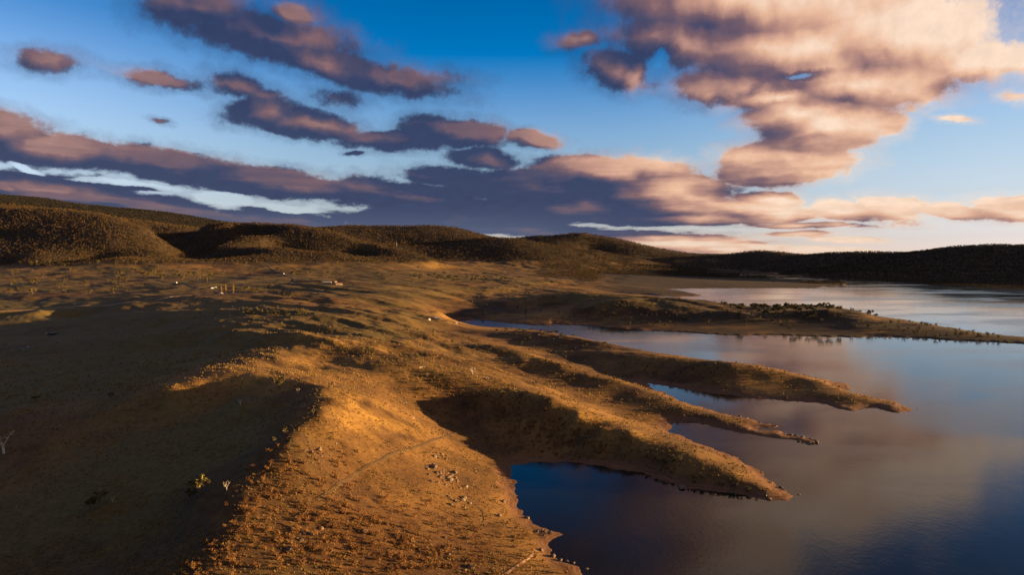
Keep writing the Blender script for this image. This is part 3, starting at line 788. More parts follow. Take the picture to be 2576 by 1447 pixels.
# ------------------------------------------------------------------ mesh helpers
class MB:
    def __init__(self):
        self.v, self.f = [], []

    def add(self, vs, fs):
        b = len(self.v)
        self.v += [tuple(p) for p in vs]
        self.f += [tuple(b + i for i in q_) for q_ in fs]

    def box(self, x0, x1, y0, y1, z0, z1):
        self.add([(x, y, z) for z in (z0, z1) for y in (y0, y1) for x in (x0, x1)],
                 [(0, 2, 3, 1), (4, 5, 7, 6), (0, 1, 5, 4), (2, 6, 7, 3), (0, 4, 6, 2), (1, 3, 7, 5)])

    def tube(self, pts_, rad, n=5):
        pts_ = [np.array(p, float) for p in pts_]
        b = len(self.v)
        for i, p in enumerate(pts_):
            d = pts_[min(i + 1, len(pts_) - 1)] - pts_[max(i - 1, 0)]
            d = d / (np.linalg.norm(d) + 1e-9)
            a = np.cross(d, (0.3, 1, 0.1))
            a /= np.linalg.norm(a)
            c = np.cross(d, a)
            for k in range(n):
                t = 2 * math.pi * k / n
                self.v.append(tuple(p + rad[i] * (a * math.cos(t) + c * math.sin(t))))
        for i in range(len(pts_) - 1):
            for k in range(n):
                k2 = (k + 1) % n
                self.f.append((b + i * n + k, b + i * n + k2, b + (i + 1) * n + k2, b + (i + 1) * n + k))
        self.f.append(tuple(b + (len(pts_) - 1) * n + k for k in range(n)))

    def leaf(self, c, s, rg):
        a = rg.normal(size=3)
        a /= np.linalg.norm(a)
        b_ = np.cross(a, rg.normal(size=3))
        b_ /= np.linalg.norm(b_)
        self.add([c - a * s, c + b_ * s * 0.7, c + a * s, c - b_ * s * 0.7], [(0, 1, 2, 3)])

    def mesh(self, name, mat=None, smooth=False):
        me = bpy.data.meshes.new(name)
        me.from_pydata(self.v, [], self.f)
        if smooth:
            me.polygons.foreach_set('use_smooth', [True] * len(me.polygons))
        if mat:
            me.materials.append(mat)
        me.update()
        return me


def simple_mat(name, cols, scale=1.0, rough=0.85, bump=0.0, obj_coord=True, spec=0.15, island=0.0):
    m_, q_, b_ = new_mat(name)
    t_ = q_.n.new('ShaderNodeTexCoord')
    vec = t_.outputs['Object']
    nz_ = q_.noise(vec, scale, 4, 0.65)
    if island:
        ge = q_.n.new('ShaderNodeNewGeometry')
        oi = q_.n.new('ShaderNodeObjectInfo')
        nz_ = q_.m('ADD', q_.m('MULTIPLY', nz_, 1 - island), q_.m('MULTIPLY', q_.m('ADD', ge.outputs['Random Per Island'], oi.outputs['Random']), island * 0.5))
    q_.put(b_.inputs['Base Color'], q_.ramp(nz_, [(0.30 + 0.40 * k_ / max(1, len(cols) - 1), c_) for k_, c_ in enumerate(cols)]))
    b_.inputs['Roughness'].default_value = rough
    b_.inputs['Specular IOR Level'].default_value = spec
    if bump:
        bb_ = q_.n.new('ShaderNodeBump')
        bb_.inputs['Strength'].default_value = bump
        bb_.inputs['Distance'].default_value = 0.2
        q_.put(bb_.inputs['Height'], q_.noise(vec, scale * 4, 4, 0.7))
        q_.l.new(bb_.outputs[0], b_.inputs['Normal'])
    return m_


M_leaf = simple_mat('gum_leaves', [(.0390, .0351, .0137), (.0829, .0683, .0234), (.1268, .0975, .0312)], 0.5, island=0.6)
M_far = simple_mat('forest_leaves', [(.028, .021, .011), (.060, .040, .019), (.110, .068, .029)], 0.3, island=0.7)
M_shrub = simple_mat('dry_shrub', [(.0837, .0377, .0134), (.1507, .0711, .0235), (.2093, .1088, .0351)], 2.0, island=0.5)
M_bark = simple_mat('pale_bark', [(.0840, .0510, .0300), (.2040, .1440, .0960), (.3120, .2520, .1800)], 1.2, bump=0.4)
M_gumbark = simple_mat('gum_bark', [(.045, .030, .018), (.10, .07, .045), (.16, .12, .085)], 1.2, bump=0.4)
M_dead = simple_mat('bleached_wood', [(.2448, .1944, .1368), (.3960, .3312, .2520), (.4464, .3960, .3168)], 1.5, bump=0.3)
M_rock = simple_mat('granite', [(.035, .024, .016), (.088, .060, .040), (.150, .108, .074)], 0.9, bump=0.8, spec=0.25, island=0.3)
M_poplar = simple_mat('autumn_poplar_leaves', [(.1080, .0660, .0180), (.1800, .1140, .0300), (.2400, .1560, .0420)], 1.0, island=0.5)
M_tuft = simple_mat('tussock_grass', [(.0940, .0587, .0188), (.1566, .0979, .0297), (.2192, .1409, .0470)], 2.0, island=0.5)
M_road = simple_mat('gravel_road', [(.20, .115, .055), (.29, .17, .085), (.36, .22, .12)], 0.05, bump=0.2)
M_asph = simple_mat('worn_road', [(.0280, .0224, .0176), (.0440, .0360, .0288), (.0600, .0496, .0400)], 0.05, bump=0.2)
M_track = simple_mat('dirt_track', [(.0468, .0281, .0125), (.0663, .0390, .0172), (.0858, .0546, .0234)], 0.2, bump=0.3)


def tree_parts(seed, h=10.0, spread=4.2, lean=0.0, dense=1.0, leaf=0.60):
    """gum tree: pale tapered trunk forking into limbs, leaf clumps at the limb ends. Returns trunk and crown meshes."""
    rg = np.random.RandomState(seed)
    tb, cb = MB(), MB()
    fork = h * rg.uniform(0.22, 0.36)
    base = np.array([0, 0, -0.6])
    f0 = np.array([lean * fork * 0.6 + rg.normal() * 0.2, rg.normal() * 0.2, fork])
    tb.tube([base, (base + f0) / 2 + rg.normal(size=3) * 0.1, f0], [h * 0.034, h * 0.027, h * 0.023], 6)
    nl = rg.randint(4, 7)
    for i in range(nl):
        a = 2 * math.pi * (i + rg.uniform(-.3, .3)) / nl
        rr = spread * rg.uniform(0.45, 0.95)
        tip = f0 + np.array([math.cos(a) * rr + lean * h * 0.25, math.sin(a) * rr, (h - fork) * rg.uniform(0.5, 0.92)])
        mid = (f0 + tip) / 2 + np.array([math.cos(a) * rr * 0.15, math.sin(a) * rr * 0.15, -0.3 * rg.rand()])
        tb.tube([f0, mid, tip], [h * 0.016, h * 0.011, h * 0.004], 5)
        for j in range(3):
            t_ = rg.uniform(0.55, 1.0)
            c0 = mid * (1 - t_) + tip * t_ + rg.normal(size=3) * spread * 0.16
            tb.tube([mid, (mid + c0) / 2 + rg.normal(size=3) * 0.2, c0], [h * 0.007, h * 0.005, h * 0.003], 4)
            cr = spread * rg.uniform(0.22, 0.38)
            for q_ in range(int(40 * dense)):
                dv = rg.normal(size=3)
                dv *= cr * rg.rand() ** 0.4 / np.linalg.norm(dv)
                dv[2] *= 0.62
                cb.leaf(c0 + dv, leaf * rg.uniform(0.6, 1.3), rg)
    return tb, cb


def shrub_mesh(seed, mat):
    rg = np.random.RandomState(seed)
    mb = MB()
    for i in range(9):
        a, b_ = rg.uniform(0, 6.28), rg.uniform(0.2, 0.9)
        tip = np.array([math.cos(a) * b_ * 0.8, math.sin(a) * b_ * 0.8, 0.75 + 0.5 * rg.rand()])
        mb.tube([(0, 0, -0.15), tip * 0.5 + (0, 0, 0.05), tip], [.035, .022, .008], 3)
        for q_ in range(15):
            c_ = tip * rg.uniform(0.45, 1.05) + rg.normal(size=3) * 0.15
            mb.leaf(c_, rg.uniform(0.06, 0.14), rg)
    return mb.mesh('shrub', mat)


def rock_mesh(seed):
    import bmesh
    rg = np.random.RandomState(seed)
    bm = bmesh.new()
    bmesh.ops.create_icosphere(bm, subdivisions=2, radius=1.0)
    sx, sy, sz = rg.uniform(0.8, 1.3), rg.uniform(0.65, 1.0), rg.uniform(0.5, 0.85)
    pl = [rg.normal(size=3) for _ in range(9)]
    pl = [p / np.linalg.norm(p) for p in pl]
    lim = rg.uniform(0.62, 0.9, 9)
    for v_ in bm.verts:
        c_ = np.array(v_.co)
        for p, l_ in zip(pl, lim):
            d_ = c_ @ p
            if d_ > l_:
                c_ = c_ - p * (d_ - l_) * 0.92
        c_ = c_ * (1 + rg.normal() * 0.025)
        v_.co = (c_[0] * sx, c_[1] * sy, c_[2] * sz)
    me = bpy.data.meshes.new('boulder')
    bm.to_mesh(me)
    bm.free()
    me.materials.append(M_rock)
    return me


# ------------------------------------------------------------------ scattered masses (nobody could count them)
def scatter(name, P3, scale, rot, protos, label=None):
    me = bpy.data.meshes.new(name)
    me.vertices.add(len(P3))
    me.vertices.foreach_set('co', np.asarray(P3, np.float32).ravel())
    for nm_, ty, arr in (('size', 'FLOAT', scale), ('turn', 'FLOAT', rot), ('pick', 'INT', np.random.RandomState(9).randint(0, len(protos), len(P3)))):
        a_ = me.attributes.new(nm_, ty, 'POINT')
        a_.data.foreach_set('value', np.asarray(arr, np.int32 if ty == 'INT' else np.float32))
    o = bpy.data.objects.new(name, me)
    COL.objects.link(o)
    o['kind'] = 'stuff'
    if label:
        o['label'] = label
    t_ = bpy.data.node_groups.new(name + '_scatter', 'GeometryNodeTree')
    t_.interface.new_socket('Geometry', in_out='INPUT', socket_type='NodeSocketGeometry')
    t_.interface.new_socket('Geometry', in_out='OUTPUT', socket_type='NodeSocketGeometry')
    a, b_ = t_.nodes.new('NodeGroupInput'), t_.nodes.new('NodeGroupOutput')
    jn = t_.nodes.new('GeometryNodeJoinGeometry')

    def named(nm_, ty):
        x_ = t_.nodes.new('GeometryNodeInputNamedAttribute')
        x_.data_type = ty
        x_.inputs['Name'].default_value = nm_
        return x_.outputs[0]
    sz, tn, pk = named('size', 'FLOAT'), named('turn', 'FLOAT'), named('pick', 'INT')
    cx = t_.nodes.new('ShaderNodeCombineXYZ')
    t_.links.new(tn, cx.inputs[2])
    for k_, pr in enumerate(protos):
        cmp_ = t_.nodes.new('FunctionNodeCompare')
        cmp_.data_type = 'INT'
        cmp_.operation = 'EQUAL'
        t_.links.new(pk, cmp_.inputs[2])
        cmp_.inputs[3].default_value = k_
        oi = t_.nodes.new('GeometryNodeObjectInfo')
        oi.inputs['Object'].default_value = pr
        oi.inputs['As Instance'].default_value = True
        ip = t_.nodes.new('GeometryNodeInstanceOnPoints')
        t_.links.new(a.outputs[0], ip.inputs['Points'])
        t_.links.new(cmp_.outputs[0], ip.inputs['Selection'])
        t_.links.new(oi.outputs['Geometry'], ip.inputs['Instance'])
        t_.links.new(cx.outputs[0], ip.inputs['Rotation'])
        t_.links.new(sz, ip.inputs['Scale'])
        t_.links.new(ip.outputs[0], jn.inputs[0])
    t_.links.new(jn.outputs[0], b_.inputs[0])
    md = o.modifiers.new('scatter', 'NODES')
    md.node_group = t_
    return o


def proto(name, me):
    return bpy.data.objects.new(name, me)      # not linked to the scene: only copied by the scatter


def far_tree(seed):
    rg = np.random.RandomState(seed)
    mb = MB()
    mb.tube([(0, 0, -1), (0.1, 0, 4)], [.28, .16], 3)
    for i in range(6):
        a = rg.uniform(0, 6.28)
        c0 = np.array([math.cos(a) * 1.9 * rg.rand(), math.sin(a) * 1.9 * rg.rand(), rg.uniform(4.0, 8.6)])
        for q_ in range(9):
            dv = rg.normal(size=3) * np.array([0.95, 0.95, 0.75])
            mb.leaf(c0 + dv, rg.uniform(0.6, 1.1), rg)
    return mb.mesh('forest_tree', M_far)


far_protos = [proto('forest_tree', far_tree(s)) for s in range(5)]
rg = np.random.RandomState(21)
NT = 285000
yy = np.exp(rg.uniform(math.log(2150), math.log(7600), NT))
xx = rg.uniform(-1.15, 1.0, NT) * yy
pf = height(xx, yy, TREES_ON.astype(np.float32))
keep = pf > rg.uniform(0.25, 0.8, NT)
patch = fbm2(xx / 90, yy / 90, 2, 201)
keep &= patch > rg.uniform(-1.4, -0.1, NT)
xx, yy = xx[keep], yy[keep]
M_far_shade = simple_mat('range_leaves_painted_shade', [(.009, .009, .008), (.017, .016, .014), (.026, .023, .019)], 0.3, island=0.7)  # cloud shade on the back range, painted into the leaf colour
shade_protos = []
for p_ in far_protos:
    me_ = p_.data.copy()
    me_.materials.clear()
    me_.materials.append(M_far_shade)
    shade_protos.append(proto('range_tree', me_))
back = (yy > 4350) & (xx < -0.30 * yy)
scatter('range_forest', np.stack([xx, yy, height(xx, yy)], -1)[back], rg.uniform(0.6, 1.1, back.sum()) * np.clip(yy[back] / 3000, 0.85, 1.7), rg.uniform(0, 6.28, back.sum()), shade_protos)
xx, yy = xx[~back], yy[~back]
scatter('forest', np.stack([xx, yy, height(xx, yy)], -1), rg.uniform(0.45, 1.05, len(xx)) ** 1.1 * np.clip(yy / 3000, 0.85, 1.6), rg.uniform(0, 6.28, len(xx)), far_protos)

# tussocks on the near slopes
def tuft(seed):
    rg = np.random.RandomState(seed)
    mb = MB()
    for i in range(9):
        a = rg.uniform(0, 6.28)
        r_ = rg.uniform(0.05, 0.45)
        c_ = np.array([math.cos(a) * r_, math.sin(a) * r_, 0])
        w_ = np.array([-math.sin(a), math.cos(a), 0]) * 0.14
        tip = c_ * 1.8 + np.array([0, 0, rg.uniform(0.35, 0.8)])
        mb.add([c_ - w_ + (0, 0, -.1), c_ + w_ + (0, 0, -.1), tip], [(0, 1, 2)])
    return mb.mesh('tussock', M_tuft)


tufts = [proto('tussock', tuft(s)) for s in range(4)]
NG_ = 90000
yy = np.exp(rg.uniform(math.log(150), math.log(900), NG_))
xx = rg.uniform(-0.80, 0.62, NG_) * yy
hh = height(xx, yy)
cl_ = fbm2(xx / 26, yy / 26, 3, 301)
keep = (hh > 1.2) & (cl_ > rg.uniform(-0.5, 0.55, NG_) + sstep(450, 850, yy) * 0.7)
xx, yy, hh = xx[keep], yy[keep], hh[keep]
scatter('grass_tussocks', np.stack([xx, yy, hh], -1), rg.uniform(0.45, 1.25, len(xx)) * np.clip(yy / 330, 0.9, 1.8), rg.uniform(0, 6.28, len(xx)), tufts)


# ------------------------------------------------------------------ individual things
def thing(name, label, category, loc, rot=0.0, scale=1.0, group=None):
    o = bpy.data.objects.new(name, None)
    COL.objects.link(o)
    o.location = loc
    o.rotation_euler = (0, 0, rot)
    o.scale = (scale,) * 3
    return tag(o, label, category, group)


GUMS = []
for s_ in range(6):
    tb, cb = tree_parts(40 + s_, 10.0, [4.2, 3.6, 4.8, 4.0, 3.2, 4.6][s_], [0, .2, -.1, .3, 0, -.25][s_])
    GUMS.append((tb.mesh('trunk', M_gumbark), cb.mesh('crown', M_leaf)))


def gum(x, y, h_, label, group=None, kind=None, name='gum_tree', cat='tree', meshes=None):
    k_ = rg.randint(len(GUMS)) if kind is None else kind
    t_, c_ = meshes or GUMS[k_]
    r_ = thing(name, label, cat, (x, y, float(height(x, y))), rg.uniform(0, 6.28), h_ / 10.0, group)
    link('trunk', t_, None, r_)
    if c_ is not None:
        link('crown', c_, None, r_)
    return r_


def spots(clusters, seed, minz=0.7):
    rg_ = np.random.RandomState(seed)
    out = []
    for px, py, sx, sy, n_ in clusters:
        c_ = 0
        tries = 0
        while c_ < n_ and tries < n_ * 4:
            tries += 1
            qx, qy = px + rg_.normal() * sx, py + rg_.normal() * sy
            if py + 3 * sy + 60 < qy or qy > 1475:
                continue
            p_ = hit(qx, qy)
            if p_ is None or p_[2] < minz:
                continue
            out.append(p_)
            c_ += 1
    return out


# things of one kind in one place are told apart by where they stand in their patch
PATCH = {}


def member(o, base, group, p):
    PATCH.setdefault((base, group), []).append((o, p))


def to_px(p):
    x_, y_, z_ = p[0], p[1], p[2] - H
    f_ = y_ * math.cos(PITCH) - z_ * math.sin(PITCH)
    u_ = y_ * math.sin(PITCH) + z_ * math.cos(PITCH)
    return CX + F * x_ / f_, CY - F * u_ / f_


ORD = ['leftmost', 'second from left', 'third from left', 'fourth from left', 'fifth from left', 'sixth from left', 'seventh from left', 'eighth from left', 'ninth from left',
       'tenth from left', 'eleventh from left', 'twelfth from left', 'thirteenth from left', 'fourteenth from left', 'fifteenth from left', 'sixteenth from left', 'seventeenth from left', 'eighteenth from left']


def name_members():
    for (base, group), it in PATCH.items():
        n_ = len(it)
        nc_, nr_ = (1, 1) if n_ <= 9 else (2, 1) if n_ <= 18 else (3, 1) if n_ <= 27 else (3, 2) if n_ <= 54 else (3, 3) if n_ <= 90 else (5, 3) if n_ <= 130 else (5, 4)
        cn = {1: [''], 2: ['left', 'right'], 3: ['left', 'middle', 'right'], 5: ['far left', 'left', 'middle', 'right', 'far right']}[nc_]
        rn = {1: [''], 2: ['upper', 'lower'], 3: ['upper', 'central', 'lower'], 4: ['topmost', 'upper', 'lower', 'bottom']}[nr_]
        it = sorted(((to_px(p), o) for o, p in it), key=lambda t: t[0][0])
        for c_ in range(nc_):
            colm = sorted(it[c_ * n_ // nc_:(c_ + 1) * n_ // nc_], key=lambda t: t[0][1])
            for r_ in range(nr_):
                cell = sorted(colm[r_ * len(colm) // nr_:(r_ + 1) * len(colm) // nr_], key=lambda t: t[0][0])
                where = ' '.join(w_ for w_ in (rn[r_], cn[c_]) if w_)
                for k_, (_, o) in enumerate(cell):
                    o['label'] = base + ', ' + ORD[k_] + (' in the ' + where + ' part' if where else '')
                    o['group'] = group

# trees one can point to (reference-grid position of the foot, height in metres, label)
TREES = [
    (500, 1252, 9.5, 2, 'tallest olive gum tree standing in the shaded basin beside a white stump'),
    (480, 1262, 5.0, 0, 'small olive tree at the left foot of the tallest basin tree'),
    (250, 1280, 8.0, 4, 'low spreading yellow-green tree in the shaded basin'),
    (225, 1287, 5.5, 5, 'small tree at the left end of the low spreading basin tree'),
    (703, 980, 7.5, 0, 'olive gum tree on the shaded shoulder just under the crest'),
    (728, 1128, 4.2, 1, 'round little tree on the line between shade and sunlit slope'),
    (718, 1092, 3.4, 3, 'small round tree in the shade above the round little tree'),
    (788, 1046, 3.6, 4, 'small tree touching the crest where shade meets sunlight'),
    (690, 1116, 3.0, 5, 'thin scrubby tree in the shade left of the round little tree'),
    (90, 1014, 5.5, 2, 'rusty spreading tree alone in the far left of the basin'),
    (280, 1004, 4.0, 0, 'small rusty tree alone in the middle of the basin'),
    (1182, 1028, 6.0, 1, 'grey-brown tree alone in the dark gully below the bare white tree'),
    (1520, 872, 6.5, 2, 'dark round tree alone on the crest against the lake'),
    (1265, 1000, 5.0, 3, 'small tree on the dark side of the first spit'),
    (1378, 893, 6.0, 4, 'rounded tree on the second crest in warm light'),
    (1822, 775, 15, 2, 'tall dark tree standing clear of the wood on the far spit'),
    (2142, 787, 9, 3, 'round tree first beyond the wood on the descending far spit'),
    (2164, 790, 7, 4, 'low tree between two larger ones on the descending far spit'),
    (2185, 797, 9, 0, 'flat-topped tree last but one on the descending far spit'),
    (2202, 801, 8, 5, 'flat-topped tree lowest on the descending far spit'),
    (2500, 847, 6, 1, 'lone small tree near the low end of the far spit'),
    (1121, 672, 15, 1, 'dark round tree alone on the bright pasture below the hills'),
    (165, 737, 12, 3, 'pale tree alone in the left pasture'),
    (365, 702, 13, 2, 'round tree beside the farm road, first of a pair'),
    (407, 705, 16, 0, 'broad tree beside the farm road, larger of a pair'),
    (108, 700, 14, 4, 'upright tree in the left pasture'),
    (620, 738, 13, 5, 'dark rounded tree right of the golden poplars'),
    (700, 683, 15, 0, 'orange-lit tree at the top of the curving road'),
    (712, 686, 12, 2, 'smaller orange-lit tree at the top of the curving road'),
    (1430, 922, 5, 3, 'lone scrubby tree in the shade beside the second crest'),
]
for px, py, h_, k_, lb in TREES:
    p_ = hit(px, py)
    if p_ is not None:
        gum(p_[0], p_[1], h_, lb, kind=k_)

STANDS = [
    ('dark gum tree crowning the far spit', 'wood along the top of the far spit', 8, 15,
     [(1900, 779, 28, 1.5, 20), (1980, 779, 30, 1.5, 26), (2060, 778, 22, 1.5, 18), (1960, 790, 60, 5, 18), (2040, 795, 50, 5, 10)]),
    ('gum tree beside the upper farm road', 'wood beside the upper farm road', 10, 17,
     [(330, 690, 40, 4, 14), (420, 688, 30, 4, 12), (500, 695, 28, 5, 14), (470, 702, 25, 4, 8)]),
    ('gum tree right of the curving road', 'gully right of the curving road', 9, 15,
     [(780, 690, 28, 4, 14), (740, 685, 14, 4, 5)]),
    ('gum tree under the central hills', 'woodland under the central hills', 9, 15,
     [(1060, 700, 40, 6, 16), (1160, 702, 36, 5, 14), (1230, 708, 40, 5, 8), (1000, 690, 30, 5, 6)]),
    ('tree on the open left pasture', 'open left pasture', 8, 14,
     [(60, 725, 60, 12, 9), (200, 710, 70, 10, 10), (300, 730, 60, 10, 5), (90, 690, 50, 5, 8)]),
    ('gum tree below the forested hills', 'foot of the forested hills', 10, 17,
     [(130, 668, 80, 2, 14), (300, 664, 70, 2, 12), (560, 664, 60, 3, 12), (930, 662, 40, 3, 10)]),
    ('small gum tree near the golden poplars', 'pasture around the golden poplars', 6, 11,
     [(650, 735, 26, 3, 8), (700, 745, 40, 6, 5), (840, 700, 30, 8, 5)]),
    ('small rounded tree above the lake arm', 'crest above the lake arm', 3.5, 6.5,
     [(1300, 838, 35, 2, 9), (1390, 842, 22, 2, 9), (1420, 851, 10, 1.5, 5), (1350, 860, 30, 6, 6)]),
    ('dark tree on the lower far headland', 'lower far headland', 6, 11,
     [(2110, 719, 12, 1, 7), (1900, 708, 40, 4, 7), (1700, 700, 60, 8, 8)]),
]
for i, (lb, gp, h0, h1, cl) in enumerate(STANDS):
    for p_ in spots(cl, 500 + i):
        member(gum(p_[0], p_[1], rg.uniform(h0, h1), lb, gp), lb, gp, p_)

# bare white trees
def bare_tree(seed, h=9.0, fork_h=0.3, leafy=0):
    rg_ = np.random.RandomState(seed)
    tb, cb, db = MB(), MB(), MB()
    f0 = np.array([0.15 * h * 0.3, 0, h * fork_h])
    tb.tube([(0, 0, -0.6), f0 * 0.55, f0], [h * .055, h * .045, h * .038], 7)
    for i in range(5):
        a = i * 1.25 + rg_.uniform(-.4, .4)
        L_ = h * rg_.uniform(0.45, 0.7)
        d_ = np.array([math.cos(a) * 0.62, math.sin(a) * 0.62, 0.8])
        p1 = f0 + d_ * L_ * 0.5 + rg_.normal(size=3) * 0.2
        p2 = f0 + d_ * L_ + rg_.normal(size=3) * 0.5
        db.tube([f0, p1, p2], [h * .028, h * .018, h * .006], 5)
        for j in range(5):
            s0 = p1 * (1 - j / 5) + p2 * j / 5
            e0 = s0 + rg_.normal(size=3) * h * 0.09 + np.array([0, 0, h * 0.07])
            db.tube([s0, (s0 + e0) / 2 + rg_.normal(size=3) * 0.12, e0], [h * .010, h * .007, h * .003], 4)
            if leafy:
                for q_ in range(leafy):
                    cb.leaf(e0 + rg_.normal(size=3) * h * 0.05, h * rg_.uniform(.012, .03), rg_)
    return tb.mesh('trunk', M_dead), db.mesh('branches', M_dead), (cb.mesh('crown', M_shrub) if leafy else None)


BARE = [
    (1188, 945, 7.5, 1, 0, 'bare white dead tree forking on the sunlit crest'),
    (10, 1142, 14.0, 2, 10, 'large white-limbed tree with rusty leaves at the left edge of the shade'),
    (605, 1020, 4.5, 3, 3, 'small bleached tree catching light in the shaded basin'),
    (570, 1236, 4.0, 4, 0, 'white dead stump beside the tallest basin tree'),
    (750, 990, 3.2, 5, 0, 'small dead tree among boulders under the crest'),
    (1075, 948, 3.2, 6, 0, 'broken dead tree at the head of the dark gully'),
    (283, 1265, 3.0, 7, 2, 'dead branching top rising from the low basin tree'),
]
for px, py, h_, sd, lf, lb in BARE:
    p_ = hit(px, py)
    if p_ is None:
        continue
    a_, b_, c_ = bare_tree(sd, 10.0, 0.28, lf)
    r_ = thing('dead_tree' if lf < 5 else 'gum_tree', lb, 'dead tree' if lf < 5 else 'tree', tuple(p_), rg.uniform(0, 6), h_ / 10.0)
    link('trunk', a_, None, r_)
    link('branches', b_, None, r_)
    if c_:
        link('crown', c_, None, r_)

# golden poplars
def poplar(seed, h=17.0):
    rg_ = np.random.RandomState(seed)
    tb, cb = MB(), MB()
    tb.tube([(0, 0, -.6), (0.05, 0, h * .5), (0, 0.05, h * .95)], [.32, .2, .04], 6)
    for i in range(1000):
        t_ = rg_.rand()
        z_ = h * (0.08 + 0.92 * t_)
        r_ = (1.75 * math.sin(math.pi * min(1, 0.12 + t_ * 0.88)) ** 0.6 + .1) * rg_.rand() ** 0.5
        a = rg_.uniform(0, 6.28)
        cb.leaf(np.array([math.cos(a) * r_, math.sin(a) * r_, z_]), rg_.uniform(.22, .42), rg_)
    return tb.mesh('trunk', M_bark), cb.mesh('crown', M_poplar)


for px, py, sd, h_, lb in ((557, 739, 1, 17, 'golden poplar beside the road bend, first of three from the left'), (568, 738.5, 2, 18, 'golden poplar in the middle of the three beside the road bend'),
                           (587, 737.5, 3, 18.5, 'golden poplar standing apart on the right of the three')):
    p_ = hit(px, py)
    a_, b_ = poplar(sd)
    r_ = thing('poplar_tree', lb, 'tree', tuple(p_), 0, h_ / 17.0, 'poplars at the road bend')
    link('trunk', a_, None, r_)
    link('crown', b_, None, r_)

# ------------------------------------------------------------------ shrubs
SHRUBS = [shrub_mesh(60 + k_, M_shrub) for k_ in range(6)]
OLIVE = [shrub_mesh(80 + k_, M_leaf) for k_ in range(4)]
SZ = [
    ('rust-brown shrub on lower sunlit slope', 'shrubs on the lower sunlit slope', SHRUBS, 1.0,
     [(780, 1345, 100, 55, 150), (960, 1345, 120, 50, 120), (1110, 1385, 90, 40, 70), (880, 1290, 90, 30, 50), (1000, 1420, 200, 20, 60)]),
    ('rust-brown shrub beside the shaded basin', 'shrubs along the ridge line', SHRUBS, 0.95,
     [(700, 1225, 35, 45, 45), (640, 1310, 30, 40, 40), (560, 1400, 35, 30, 35), (770, 1150, 45, 25, 25), (500, 1430, 30, 15, 14), (830, 1200, 45, 30, 35)]),
    ('brown shrub near the stony point', 'shrubs near the point of the bay', SHRUBS, 0.7,
     [(1260, 1390, 60, 26, 60), (1180, 1330, 50, 25, 25), (1320, 1350, 25, 15, 20)]),
    ('dark shrub in hollow above bay', 'shrubs in the hollow above the bay', SHRUBS, 1.05,
     [(1330, 1065, 60, 32, 95), (1430, 1110, 60, 26, 85), (1240, 1015, 45, 24, 50), (1130, 985, 50, 20, 40), (1510, 1125, 50, 14, 30)]),
    ('olive shrub on the first spit', 'shrubs on the crest of the first spit', OLIVE, 1.0,
     [(1100, 960, 40, 16, 40), (1290, 1000, 60, 16, 30), (1680, 1150, 50, 14, 34), (1760, 1185, 45, 12, 30), (1850, 1225, 35, 8, 16), (1050, 930, 60, 14, 20)]),
    ('dark shrub on the farther spits', 'shrubs on the second and third spits', OLIVE, 1.3,
     [(1500, 960, 90, 12, 50), (1700, 925, 100, 12, 60), (1900, 945, 80, 12, 40), (1400, 880, 60, 12, 40), (1250, 885, 30, 10, 16), (1640, 1010, 60, 10, 24), (1350, 905, 40, 8, 16)]),
    ('dark bush on the pasture rises', 'bushes on the pasture rises', OLIVE, 2.0,
     [(640, 785, 60, 6, 40), (720, 790, 50, 5, 30), (900, 715, 40, 5, 14), (930, 880, 14, 5, 12), (1020, 900, 25, 6, 10), (1080, 845, 60, 10, 20)]),
    ('dark bush on the far spit', 'bushes on the far spit', OLIVE, 2.6,
     [(1750, 800, 90, 12, 70), (1950, 800, 80, 10, 60), (2250, 822, 80, 8, 50), (2420, 845, 60, 6, 30), (1450, 790, 120, 12, 60), (1600, 765, 60, 8, 25), (1300, 740, 120, 14, 50)]),
]
allsh = []
for i, (lb, gp, ms, sc, cl) in enumerate(SZ):
    for p_ in spots(cl, 700 + i):
        s_ = sc * rg.uniform(0.7, 1.75)
        allsh.append((s_ / math.hypot(p_[0], p_[1]), p_, s_, i))
allsh.sort(key=lambda t: -t[0])
rest = {0: [], 1: []}
for k_, (w_, p_, s_, i) in enumerate(allsh):
    lb, gp, ms, sc, cl = SZ[i]
    if k_ < 290:
        o = link('shrub', ms[rg.randint(len(ms))], None)
        o.location = p_
        o.rotation_euler = (0, 0, rg.uniform(0, 6.28))
        o.scale = (s_, s_, s_ * rg.uniform(.8, 1.1))
        tag(o, lb, 'shrub', gp)
        member(o, lb, gp, p_)
    else:
        rest[0 if ms is SHRUBS else 1].append((p_, s_))
for k_, nm_, ms in ((0, 'brown_scrub', SHRUBS), (1, 'olive_scrub', OLIVE)):
    if rest[k_]:
        scatter(nm_, np.array([p_ for p_, s_ in rest[k_]]), [s_ for p_, s_ in rest[k_]], rg.uniform(0, 6.28, len(rest[k_])), [proto('shrub', m_) for m_ in ms])

# ------------------------------------------------------------------ boulders
ROCKS = [rock_mesh(k_) for k_ in range(8)]


def along(a, b_, n_, off, seed):
    """spots along the traced shore between two point numbers"""
    rg_ = np.random.RandomState(seed)
    out = []
    P_ = SHORE[a:b_ + 1]
    for _ in range(n_):
        k_ = rg_.randint(len(P_) - 1)
        t_ = rg_.rand()
        x_, y_, _z = onz(P_[k_][0] * (1 - t_) + P_[k_ + 1][0] * t_, P_[k_][1] * (1 - t_) + P_[k_ + 1][1] * t_, 0)
        x_, y_ = x_ + rg_.normal() * off, y_ + rg_.normal() * off
        out.append(np.array([x_, y_, float(height(x_, y_))]))
    return out


def sidx(px, py):
    return min(range(len(SHORE)), key=lambda k_: (SHORE[k_][0] - px) ** 2 + (SHORE[k_][1] - py) ** 2)


